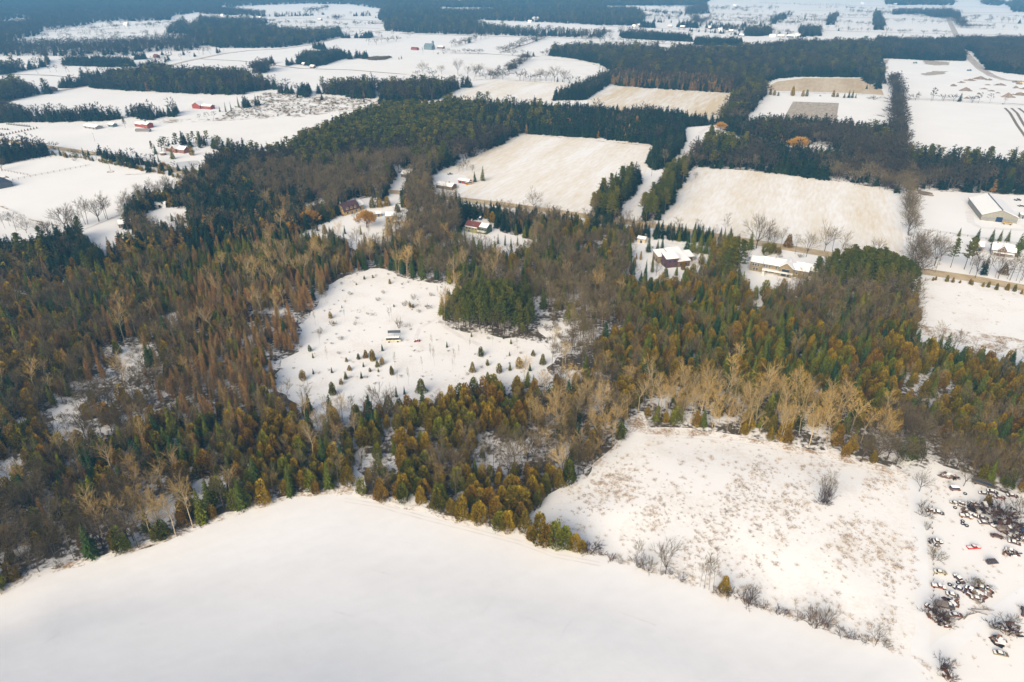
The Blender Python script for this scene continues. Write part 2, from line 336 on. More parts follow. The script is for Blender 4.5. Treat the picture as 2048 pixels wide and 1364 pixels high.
def scatter(name, pts, sc3, idx, sources, label, rz=None):
    """ONE stuff object: instances of the source meshes on its vertices"""
    n = len(pts); me = bpy.data.meshes.new(name); me.vertices.add(n)
    me.vertices.foreach_set('co', np.asarray(pts, dtype=np.float32).ravel())
    a = me.attributes.new('size', 'FLOAT_VECTOR', 'POINT'); a.data.foreach_set('vector', np.asarray(sc3, dtype=np.float32).ravel())
    rot = np.zeros((n, 3), np.float32); rot[:, 2] = RNG.uniform(0, 6.28, n) if rz is None else rz; rot[:, 0] = RNG.normal(0, .025, n); rot[:, 1] = RNG.normal(0, .025, n)
    b = me.attributes.new('turn', 'FLOAT_VECTOR', 'POINT'); b.data.foreach_set('vector', rot.ravel())
    c = me.attributes.new('pick', 'INT', 'POINT'); c.data.foreach_set('value', np.asarray(idx, dtype=np.int32))
    o = link(name, me); ng = bpy.data.node_groups.new(name, 'GeometryNodeTree')
    ng.interface.new_socket('Geometry', in_out='INPUT', socket_type='NodeSocketGeometry'); ng.interface.new_socket('Geometry', in_out='OUTPUT', socket_type='NodeSocketGeometry')
    gi = ng.nodes.new('NodeGroupInput'); go = ng.nodes.new('NodeGroupOutput'); ip = ng.nodes.new('GeometryNodeInstanceOnPoints'); jn = ng.nodes.new('GeometryNodeJoinGeometry')
    for s_ in reversed(sources):
        q = ng.nodes.new('GeometryNodeObjectInfo'); q.inputs['Object'].default_value = s_; q.inputs['As Instance'].default_value = True; q.transform_space = 'ORIGINAL'
        ng.links.new(q.outputs['Geometry'], jn.inputs[0])
    def na(nm, ty):
        q = ng.nodes.new('GeometryNodeInputNamedAttribute'); q.data_type = ty; q.inputs['Name'].default_value = nm; return q.outputs[0]
    ip.inputs['Pick Instance'].default_value = True
    ng.links.new(gi.outputs[0], ip.inputs['Points']); ng.links.new(jn.outputs[0], ip.inputs['Instance']); ng.links.new(na('pick', 'INT'), ip.inputs['Instance Index'])
    ng.links.new(na('turn', 'FLOAT_VECTOR'), ip.inputs['Rotation']); ng.links.new(na('size', 'FLOAT_VECTOR'), ip.inputs['Scale']); ng.links.new(ip.outputs[0], go.inputs[0])
    md = o.modifiers.new('scatter', 'NODES'); md.node_group = ng
    tag(o, label, None, None, 'stuff'); return o
SRC = {}
def source(kind, var, lod):
    """carrier of a plant mesh for the stuff objects; stands in no collection, so it is not part of the scene"""
    k = (kind, var, lod)
    if k not in SRC: SRC[k] = bpy.data.objects.new('seed_' + kind, proto(kind, var, lod)[0])
    return SRC[k]
MOUNDS = []
def shading_rise(pts, d, fall):
    """rise added so the smooth field darkens towards the near left"""
    if fall < 40: return 0.0
    q = np.clip(168 - pts[:, 1], 0, 90); w_ = np.clip((60 - pts[:, 0]) / 110, 0, 1) * .8 + .2; e = np.clip(d / 35, 0, 1)
    return .0021 * q * q * w_ * e * e * (3 - 2 * e)
def mound_z(pts, m):
    p, hgt, fall = m; d = np.full(len(pts), 1e9); ok = inside(p, pts[:, 0], pts[:, 1])
    for a, b in zip(p, np.roll(p, -1, 0)):
        ab = b - a; t = np.clip(((pts - a) @ ab) / (ab @ ab), 0, 1); d = np.minimum(d, np.linalg.norm(pts - a - t[:, None] * ab, axis=1))
    u = np.clip(d / fall, 0, 1)
    return ok, np.where(ok, hgt * u * u * (3 - 2 * u) + .012 * d + .12 * np.sin(pts[:, 0] * .05 + .7) * np.sin(pts[:, 1] * .06) * u + shading_rise(pts, d, fall), -.02 * d)  # last inner term: slope added to turn the near snow from the sun
def gz(x, y):
    z = 0.0
    for m in MOUNDS:
        ok, h = mound_z(np.array([[x, y]]), m)
        if ok[0]: z = float(h[0])
    return z
# ------------------------------------------------------------------ polygons
def poly(pts): return np.array([PV(p) for p in pts])
def inside(poly_, x, y):
    r = np.zeros(len(x), bool); n = len(poly_); j = n - 1
    for i in range(n):
        xi, yi = poly_[i]; xj, yj = poly_[j]; c = (yi > y) != (yj > y)
        with np.errstate(divide='ignore', invalid='ignore'): t = (xj - xi) * (y - yi) / (yj - yi) + xi
        r ^= c & (x < t); j = i
    return r
def grid_in(polys, s, holes=(), jit=.42):
    a = np.concatenate(polys); x0, y0 = a.min(0); x1, y1 = a.max(0)
    X, Y = np.meshgrid(np.arange(x0, x1, s), np.arange(y0, y1, s)); X = X + (np.arange(X.shape[0])[:, None] % 2) * s * .5
    X = (X + RNG.uniform(-jit, jit, X.shape) * s).ravel(); Y = (Y + RNG.uniform(-jit, jit, Y.shape) * s).ravel()
    k = np.zeros(len(X), bool)
    for p in polys: k |= inside(p, X, Y)
    for p in holes: k &= ~inside(p, X, Y)
    return X[k], Y[k]
LAY = [0]
def rough(p, amp, seg):
    """ground outline with a natural ragged edge"""
    out = []
    for a, b in zip(p, np.roll(p, -1, 0)):
        L = np.linalg.norm(b - a); n = max(1, min(40, int(L / seg)))
        for i in range(n): out.append(a + (b - a) * i / n)
    q = np.array(out); t = q[:, 0] * .37 + q[:, 1] * .29; u = q[:, 0] * .11 - q[:, 1] * .17
    return q + amp * np.stack([np.sin(t * 1.3) * .6 + np.sin(u * 2.9 + 1) * .5, np.cos(t * 1.7 + .5) * .6 + np.sin(u * 2.2) * .5], 1)
def sheet(name, pts, m, z=None, label=None, kind='structure', amp=0.0, seg=4.0):
    """thin ground sheet from photo pixels (triangulated by blender as one n-gon)"""
    LAY[0] += 1; z = z if z is not None else .02 + LAY[0] * .004
    p = rough(poly(pts), amp, seg) if amp else poly(pts); me = mesh(name, [(x, y, z) for x, y in p], [tuple(range(len(p)))], [m]); o = link(name, me); tag(o, label, None, None, kind); return o
def strip(name, pts, width, m, z=None, label=None):
    LAY[0] += 1; z = z if z is not None else .02 + LAY[0] * .004
    p = poly(pts); w2 = width if hasattr(width, '__len__') else [width] * len(p); V = []
    for i in range(len(p)):
        d = p[min(i + 1, len(p) - 1)] - p[max(i - 1, 0)]; d /= np.linalg.norm(d); n_ = np.array([-d[1], d[0]]) * w2[i] / 2
        V += [(*(p[i] + n_), z), (*(p[i] - n_), z)]
    me = mesh(name, V, [(2 * i, 2 * i + 1, 2 * i + 3, 2 * i + 2) for i in range(len(p) - 1)], [m]); return tag(link(name, me), label, None, None, 'structure')
# ------------------------------------------------------------------ ground
M['scuff'] = ground_mat('scuff', (0.72, 0.71, 0.70), (0.84, 0.83, 0.81), .7, .3, .6)
R_ = 9000.0
g = mesh('ground', [(-R_, -2000, 0), (R_, -2000, 0), (R_, R_, 0), (-R_, R_, 0)], [(0, 1, 2, 3)], [M['snow']])
tag(link('ground', g), 'snow covered farmland running to the horizon', None, None, 'structure')

FG_EDGE = [(-260, 1330), (-120, 1245), (0, 1188), (60, 1155), (130, 1133), (210, 1117), (290, 1097), (330, 1080), (400, 1055), (450, 1035), (520, 1010), (590, 994), (650, 988), (700, 986), (750, 1000), (800, 1014), (850, 1022), (900, 1040), (950, 1050), (1000, 1060), (1060, 1078), (1110, 1098), (1200, 1112), (1300, 1145), (1380, 1170), (1480, 1200), (1560, 1228), (1640, 1255), (1740, 1285), (1800, 1303), (1850, 1330), (1890, 1400), (1960, 1600)]
# rounded foreground field: a gentle rise, a sheet of its own
def mound(name, edge, m, hgt, label, step=6.0, fall=45.0):
    p = poly(edge); MOUNDS.append((p, hgt, fall)); x0, y0 = p.min(0); x1, y1 = p.max(0)
    xs = np.arange(x0 - step, x1 + 2 * step, step); ys = np.arange(y0 - step, y1 + 2 * step, step); X, Y = np.meshgrid(xs, ys)
    pts = np.stack([X.ravel(), Y.ravel()], 1); ok, z = mound_z(pts, MOUNDS[-1])
    nx = len(xs); fs = [(j * nx + i, j * nx + i + 1, (j + 1) * nx + i + 1, (j + 1) * nx + i) for j in range(len(ys) - 1) for i in range(nx - 1)
                        if ok[j * nx + i] or ok[j * nx + i + 1] or ok[(j + 1) * nx + i] or ok[(j + 1) * nx + i + 1]]
    return tag(link(name, mesh(name, np.stack([pts[:, 0], pts[:, 1], z], 1), fs, [m], smooth=True)), label, None, None, 'structure')
mound('field', [(-1200, 1700)] + FG_EDGE + [(1960, 2600), (-1200, 2600)], M['snow_smooth'], 0.9, 'smooth rounded snow field with no stubble', step=3.0)
F2 = [(1062, 1040), (1095, 1000), (1135, 975), (1165, 962), (1190, 930), (1215, 905), (1240, 885), (1262, 862), (1300, 862), (1340, 860), (1400, 864), (1480, 874), (1560, 890), (1620, 900), (1700, 918), (1770, 932), (1818, 950), (1828, 990), (1838, 1100), (1842, 1200), (1845, 1290), (1800, 1298), (1740, 1280), (1640, 1250), (1560, 1222), (1480, 1192), (1380, 1162), (1300, 1138), (1200, 1100), (1130, 1070)]
mound('weedy_field', F2, M['snow_weeds'], 1.2, 'snow field speckled with brown weed stalks', step=2.5, fall=30)
sheet('field', [(1835, 660), (1832, 590), (1834, 553), (1900, 560), (1980, 572), (2060, 585), (2200, 605), (2200, 720)], M['snow_weeds'], label='snowy pasture beside the road')
# fields with stubble showing through
sheet('stubble_field', [(1040, 268), (1130, 273), (1230, 280), (1296, 287), (1312, 293), (1297, 320), (1290, 350), (1230, 400), (1185, 430), (1060, 440), (900, 430), (905, 400), (945, 370), (930, 350), (880, 345), (950, 313), (1000, 289)], M['stubble_light'], label='large snow field with faint tan stubble')
sheet('stubble_field', [(1388, 337), (1400, 334), (1480, 340), (1560, 347), (1700, 366), (1796, 384), (1804, 430), (1810, 540), (1640, 500), (1480, 495), (1300, 470), (1330, 420)], M['stubble_light'], label='snow field with faint tan stubble beside the tree line')
sheet('stubble_field', [(1174, 202), (1230, 172), (1330, 179), (1465, 187), (1440, 245), (1300, 240), (1170, 230)], M['stubble_mid'], label='tan striped stubble field')
sheet('stubble_field', [(1532, 181), (1528, 176), (1555, 163), (1610, 156), (1730, 157), (1742, 170), (1762, 176), (1768, 190), (1700, 186)], M['stubble_tan'], label='tan rounded stubble field')
sheet('ploughed_plot', [(1586, 203), (1678, 206), (1672, 245), (1560, 250)], M['plough'], label='grey brown ploughed plot showing in the snow')
sheet('stubble_field', [(885, 200), (925, 180), (990, 160), (1080, 164), (1170, 172), (1120, 200), (1060, 225), (900, 225)], M['stubble_light'], label='pale snow field beyond the dark plantation')
sheet('stubble_field', [(1070, 117), (1130, 120), (1200, 129), (1230, 146), (1222, 162), (1100, 163), (1000, 158), (1040, 135)], M['snow_weeds'], label='rounded pale field with a row of bare trees')
sheet('scrubland', [(430, 240), (470, 215), (530, 184), (620, 190), (690, 196), (765, 200), (757, 211), (700, 222), (600, 234), (480, 240), (350, 246), (300, 247), (330, 236)], M['scrubsnow'], label='snowy marsh covered in brown scrub')
sheet('scrubland', [(1764, 128), (1778, 126), (1776, 140), (1762, 150)], M['scrubsnow'])
strip('orchard_lane', [(1763, 196), (1900, 202), (2050, 211), (2200, 222)], 9, M['track'], label='farm track along the field edge')
for q in (0, 14, 30):
    strip('wheel_track', [(2010 + q * .9, 216), (2020 + q, 226), (2034 + q, 250), (2052 + q, 275)], 3.2, M['dirt'], label='brown tractor track curving over the snow')
# floor of the woods: snow with needles, twigs and low brush showing
NF = FG_EDGE[1:17] + [(1020, 1062), (1062, 1030), (1092, 992), (1130, 975), (1158, 962), (1178, 948), (1200, 918), (1225, 895), (1248, 872), (1258, 850), (1262, 838), (1283, 828), (1292, 852), (1330, 856), (1380, 860), (1440, 866), (1500, 874), (1560, 886), (1620, 896), (1690, 912), (1750, 926), (1800, 938), (1828, 944), (1848, 930), (1868, 922), (1895, 934), (1940, 945), (1975, 975), (2048, 990), (2250, 1030),
    (2250, 740, 10), (2150, 715, 10), (2048, 700, 10), (1950, 680, 10), (1900, 668, 10), (1845, 657, 10), (1836, 640), (1832, 590), (1828, 552), (1760, 545), (1650, 545), (1635, 520),
    (1485, 488), (1485, 472, 12), (1420, 462, 12), (1300, 438, 12), (1240, 432, 12), (1180, 425, 12), (1060, 410, 12), (925, 397, 12), (905, 405), (868, 405), (862, 372), (858, 355)]
NW = [(858, 355), (880, 342), (950, 315), (1000, 291), (1040, 268), (1130, 273), (1200, 278), (1290, 288), (1312, 293), (1299, 319), (1295, 333), (1308, 341), (1334, 335), (1369, 290), (1368, 255), (1420, 250), (1462, 240),
      (1480, 228, 14), (1430, 224, 14), (1350, 214, 14), (1320, 206, 14), (1240, 208, 14), (1175, 201, 14), (1100, 199, 14), (1000, 195, 14), (950, 192, 14), (893, 194, 14), (880, 203, 14), (770, 205, 14), (735, 212, 14), (700, 226, 14), (650, 245, 14), (600, 268, 14), (570, 288, 12), (540, 297, 10), (525, 322), (455, 310), (428, 325), (410, 345), (402, 362), (372, 372), (350, 388), (320, 392), (300, 398), (255, 430), (245, 447), (165, 478), (150, 470), (60, 478, 8), (40, 505), (-150, 480), (-260, 470), (-260, 1330)]
NEAR = NF + NW
HOLES = [  # snowy openings (photo pixels; a third number: seen over tree tops of that height)
    [(665, 564), (690, 552), (728, 542), (755, 536), (780, 541), (790, 549), (830, 561), (870, 566), (905, 573), (945, 579), (935, 590), (900, 600), (884, 620), (882, 642), (893, 657), (950, 667), (1010, 674), (1062, 680), (1095, 690), (1112, 712), (1098, 735), (1105, 755, 6), (1050, 735, 7), (990, 752, 7), (940, 770, 7), (870, 778, 8), (800, 795, 8), (760, 790, 8), (700, 802, 8), (640, 795, 8), (590, 780, 8), (545, 755, 6), (560, 722), (598, 700), (600, 650), (622, 628), (640, 600)],
    [(285, 447, 4), (290, 430), (325, 415), (372, 418), (378, 437, 8), (330, 452, 8)],
    [(575, 470, 4), (640, 450), (690, 425), (690, 405), (735, 396), (810, 412), (815, 440, 6), (775, 450, 6), (768, 484, 8), (740, 474, 8), (720, 480, 8), (680, 470, 8), (640, 468, 6)],
    [(590, 422, 3), (610, 405), (655, 400), (650, 412, 4)],
    [(764, 392, 6), (790, 352), (822, 334), (832, 350), (815, 372), (800, 392, 6)],
    [(920, 470, 4), (932, 430), (975, 428), (990, 455), (1000, 462), (1060, 480), (1068, 488, 6), (1000, 502, 8), (985, 492, 8), (935, 478, 8), (885, 475, 5)],
    [(1250, 535, 8), (1262, 492), (1280, 472), (1310, 470), (1420, 488), (1428, 520, 4), (1400, 535, 6), (1385, 548, 6), (1352, 556, 7), (1320, 550, 7), (1290, 545, 8)],
    [(1468, 515), (1490, 490), (1640, 495), (1650, 530), (1625, 565, 4), (1580, 572, 6), (1540, 578, 6), (1512, 600, 8), (1500, 570, 8), (1480, 545, 6)],
    [(102, 880), (96, 862), (112, 822), (145, 792), (158, 805), (160, 845), (172, 862), (160, 880), (135, 885)],
    [(318, 650, 3), (330, 632), (350, 620), (362, 630), (352, 655, 3)], [(-10, 930), (20, 915), (45, 925), (30, 970), (10, 985), (-20, 980)], [(345, 985), (380, 965), (412, 950), (415, 985), (398, 1010), (385, 985)],
    [(700, 985), (702, 940), (715, 890), (722, 895), (722, 985)], [(1070, 600), (1048, 615), (1060, 635), (1075, 630), (1080, 605)], [(1305, 812), (1312, 795), (1335, 795), (1332, 815)], [(935, 572), (942, 560), (950, 560), (955, 590), (940, 590)],
    [(1372, 300), (1376, 256), (1412, 257), (1442, 262), (1425, 275), (1398, 275), (1385, 292)], [(1238, 452), (1288, 380), (1331, 338), (1366, 296), (1374, 262), (1392, 275), (1382, 300), (1302, 395), (1268, 450)],
    [(232, 760), (240, 700), (262, 690), (290, 700), (280, 740), (262, 765)],
    [(1080, 660), (1085, 640), (1135, 645), (1150, 690), (1120, 710), (1105, 690)], [(1000, 905), (1020, 880), (1075, 880), (1070, 905)], [(1115, 770), (1125, 740), (1165, 750), (1150, 775)],
    [(615, 850, 3), (625, 825), (650, 820), (640, 850, 3)], [(690, 830, 3), (700, 800), (715, 805), (708, 835, 3)], [(165, 480), (215, 450), (250, 447), (255, 470, 5), (200, 500, 6)],
]
EB = [(1390, 336), (1480, 341), (1560, 348), (1700, 368), (1796, 386), (1806, 340), (1795, 250, 4), (1790, 238, 14), (1740, 240, 14), (1650, 226, 14), (1560, 224, 14), (1500, 226, 14), (1478, 240), (1450, 262), (1470, 270), (1500, 287), (1475, 300), (1440, 292), (1420, 285), (1393, 305), (1354, 345), (1311, 395), (1274, 442), (1310, 450), (1346, 405), (1358, 380), (1376, 352)]
EBH = [[(1500, 285), (1480, 272), (1540, 290), (1560, 305), (1690, 318), (1690, 300, 3), (1640, 290), (1600, 292), (1550, 290)]]
EB2 = [(1812, 385), (1815, 380), (2048, 390), (2250, 400), (2250, 320, 14), (2048, 308, 14), (1940, 298, 14), (1850, 293, 14), (1822, 300, 12), (1812, 340)]
TR2 = [(1178, 447), (1192, 407), (1213, 389), (1238, 373), (1272, 355), (1281, 361), (1276, 381), (1243, 414), (1228, 450)]
polsN = [poly(NEAR)]; holN = [poly(h) for h in HOLES]
def floor_sheet(pts): 
    LAY[0] += 1; p = rough(poly(pts), 1.6, 5); me = mesh('woodland_floor', [(x, y, .006) for x, y in p], [tuple(range(len(p)))], [M['litter']]); tag(link('woodland_floor', me), 'woodland floor of snow, needles and fallen twigs', None, None, 'structure')
floor_sheet(NEAR); floor_sheet(EB); floor_sheet(EB2); floor_sheet(TR2)
for i, h in enumerate(HOLES):
    sheet('clearing', h, M['snow_weeds'] if i in (0, 8, 18, 19, 20) else M['snow'], z=.012 + i * .0005, label='snowy opening in the woods', amp=2.2 if i else 1.5, seg=3.5)
for i, h in enumerate(EBH): sheet('clearing', h, M['snow'], z=.015 + i * .0005, label='snowy opening in the woods')
for pts in ([(1250, 868), (1262, 832), (1285, 826), (1300, 858), (1420, 864), (1415, 872), (1300, 868)], [(0, 1190), (60, 1157), (210, 1119), (330, 1082), (450, 1037), (590, 996), (700, 988), (800, 1015), (950, 1052), (950, 1044), (800, 1006), (700, 978), (590, 985), (450, 1025), (330, 1070), (210, 1108), (60, 1145), (0, 1178)],
            [(1460, 870), (1620, 900), (1818, 948), (1820, 955), (1620, 908), (1460, 877)], [(1835, 668), (2048, 712), (2200, 740), (2200, 705), (2048, 680), (1840, 650)]):
    sheet('grass_verge', pts, M['edgegrass'], label='brown grass along the edge of the woods', amp=.8, seg=2.5)
# roads
strip('gravel_road', [(-300, 255), (-100, 268), (60, 288), (110, 296), (200, 309), (300, 328), (390, 350), (460, 364), (600, 374), (800, 385), (1000, 408), (1200, 436), (1330, 455), (1480, 480), (1560, 493), (1640, 506), (1740, 522), (1840, 542), (1950, 558), (2060, 578), (2300, 620)], 11, M['gravel'], z=.05, label='tan gravel road running past the houses')
strip('country_road', [(-300, 252), (-120, 226), (0, 207), (40, 197), (90, 187), (180, 171), (280, 147), (330, 133), (380, 121), (450, 107), (500, 101), (560, 98), (620, 90), (680, 75), (740, 64), (800, 57), (900, 45)], 12, M['road'], z=.05, label='grey country road crossing the snowfields')
strip('lane', [(1240, 455), (1262, 415), (1300, 377), (1345, 332), (1372, 300), (1390, 285), (1402, 265), (1440, 240)], 6, M['track'], z=.03, label='snowy lane between the conifer rows')
strip('quarry_road', [(1880, -10), (1893, 30), (1905, 55), (1915, 75), (1918, 88), (1930, 105), (1945, 122), (1962, 138), (1985, 152), (2010, 160), (2100, 168)], 14, M['road'], z=.03, label='pale road down past the gravel heaps')
strip('lane', [(1838, 1400), (1842, 1240), (1840, 1100), (1834, 1020), (1826, 955), (1780, 935)], 4.5, M['snow_smooth'], z=.035, label='snow covered lane beside the wreck yard')
strip('lane', [(1850, 1335), (1890, 1290), (1950, 1255), (2000, 1225), (2060, 1180), (2150, 1120)], 4.2, M['snow_smooth'], z=.033, label='snow covered track curving between the wrecks')
strip('track', [(960, 690), (920, 672), (893, 655), (880, 640), (880, 622), (888, 605), (920, 590), (945, 578), (948, 565)], 2.6, M['track'], z=.03, label='wheel track through the clearing')
strip('track', [(870, 640), (840, 655), (830, 680), (850, 700), (870, 700)], 2.2, M['track'], z=.031, label='wheel track through the clearing')
def rut(name, pts, width, m, label, off=.03):
    """a worn line that follows the gentle relief"""
    p = poly(pts); q = [p[0]]
    for a_, b_ in zip(p[:-1], p[1:]):
        n = max(1, int(np.linalg.norm(b_ - a_) / 2.0)); q += [a_ + (b_ - a_) * (i + 1) / n for i in range(n)]
    V = []
    for i in range(len(q)):
        d = q[min(i + 1, len(q) - 1)] - q[max(i - 1, 0)]; d = d / np.linalg.norm(d); n_ = np.array([-d[1], d[0]]) * width / 2 * (1 + .3 * math.sin(i * 1.7))
        for s_ in (1, -1): e = q[i] + n_ * s_; V.append((e[0], e[1], gz(e[0], e[1]) + off))
    tag(link(name, mesh(name, V, [(2 * i, 2 * i + 1, 2 * i + 3, 2 * i + 2) for i in range(len(q) - 1)], [m])), label, None, None, 'structure')
for q in (0, 7): rut('wheel_track', [(690, 997 + q), (760, 1008 + q), (850, 1033 + q), (930, 1053 + q), (1040, 1082 + q), (1110, 1108 + q), (1200, 1125 + q)], .55, M['track'], 'faint wheel ruts along the edge of the smooth field')
for pts in ([(1118, 1298), (1130, 1270), (1142, 1252)], [(668, 1240), (690, 1247), (708, 1253)], [(962, 1246), (975, 1225), (990, 1204)], [(745, 1146), (765, 1152), (780, 1158)], [(1230, 1228), (1270, 1241), (1312, 1257)], [(100, 1318), (118, 1302), (132, 1286)], [(288, 1270), (294, 1272)], [(1042, 1244), (1080, 1259)], [(800, 1085), (838, 1093)]):
    rut('snow_scuff', pts, .30, M['scuff'], 'faint grey scuff in the smooth snow')
for q in (0, 6): rut('wheel_track', [(1290 , 868 + q), (1400, 872 + q), (1500, 884 + q), (1620, 908 + q), (1720, 930 + q), (1790, 955 + q), (1815, 1000 + q)], .6, M['track'], 'wheel ruts round the top of the weedy field')
strip('yard_track', [(1945, 410), (1938, 425), (1942, 445), (1960, 455), (1990, 457), (2048, 460), (2150, 465)], 5, M['track'], z=.03, label='packed snow track round the beige barn')
# far field boundaries: lines of weeds and stone along old fences (narrow strips of brown grass)
for pts in ([(800, 148), (900, 155), (980, 160), (1020, 140), (1055, 118)], [(900, 106), (960, 107), (1080, 114)], [(1010, 160), (1150, 168), (1230, 172)], [(760, 203), (800, 180), (885, 165), (985, 158)], [(400, 118), (480, 122), (600, 137), (700, 140), (800, 148)],
            [(1000, 105), (1055, 88), (1090, 75)], [(560, 186), (650, 198), (765, 200)], [(1065, 118), (1170, 122), (1230, 145)], [(1540, 184), (1700, 188), (1768, 192)], [(1790, 196), (1900, 200), (2048, 209)], [(1200, 82), (1480, 94)], [(1560, 92), (1740, 95)],
            [(1600, 60), (1750, 64), (1900, 68), (2048, 70)], [(1580, 33), (1750, 36), (1920, 42), (2048, 48)], [(1200, 52), (1350, 58), (1490, 68)], [(1280, 20), (1400, 26), (1600, 32)], [(1310, 36), (1500, 42), (1640, 48)], [(1600, 21), (1800, 24), (2048, 26)], [(1600, 10), (1850, 13), (2048, 15)], [(1920, 27), (2048, 32)], [(560, 52), (650, 54), (760, 57)], [(540, 38), (650, 36), (780, 44)], [(90, 64), (160, 60), (240, 57)], [(800, 67), (1000, 73), (1200, 78)],
            [(1392, 336), (1370, 352), (1345, 385), (1320, 440)], [(0, 148), (100, 151), (178, 158)], [(250, 350), (330, 345)], [(1345, 336), (1365, 352)], [(1040, 268), (1312, 293)], [(0, 412), (60, 440), (160, 462), (240, 430)]):
    d_ = math.hypot(*PV(pts[0])); strip('field_boundary', pts, max(1.6, d_ / 400), M['scrubsnow'] if d_ < 1500 else M['dirt'], label='weedy strip along an old field boundary')
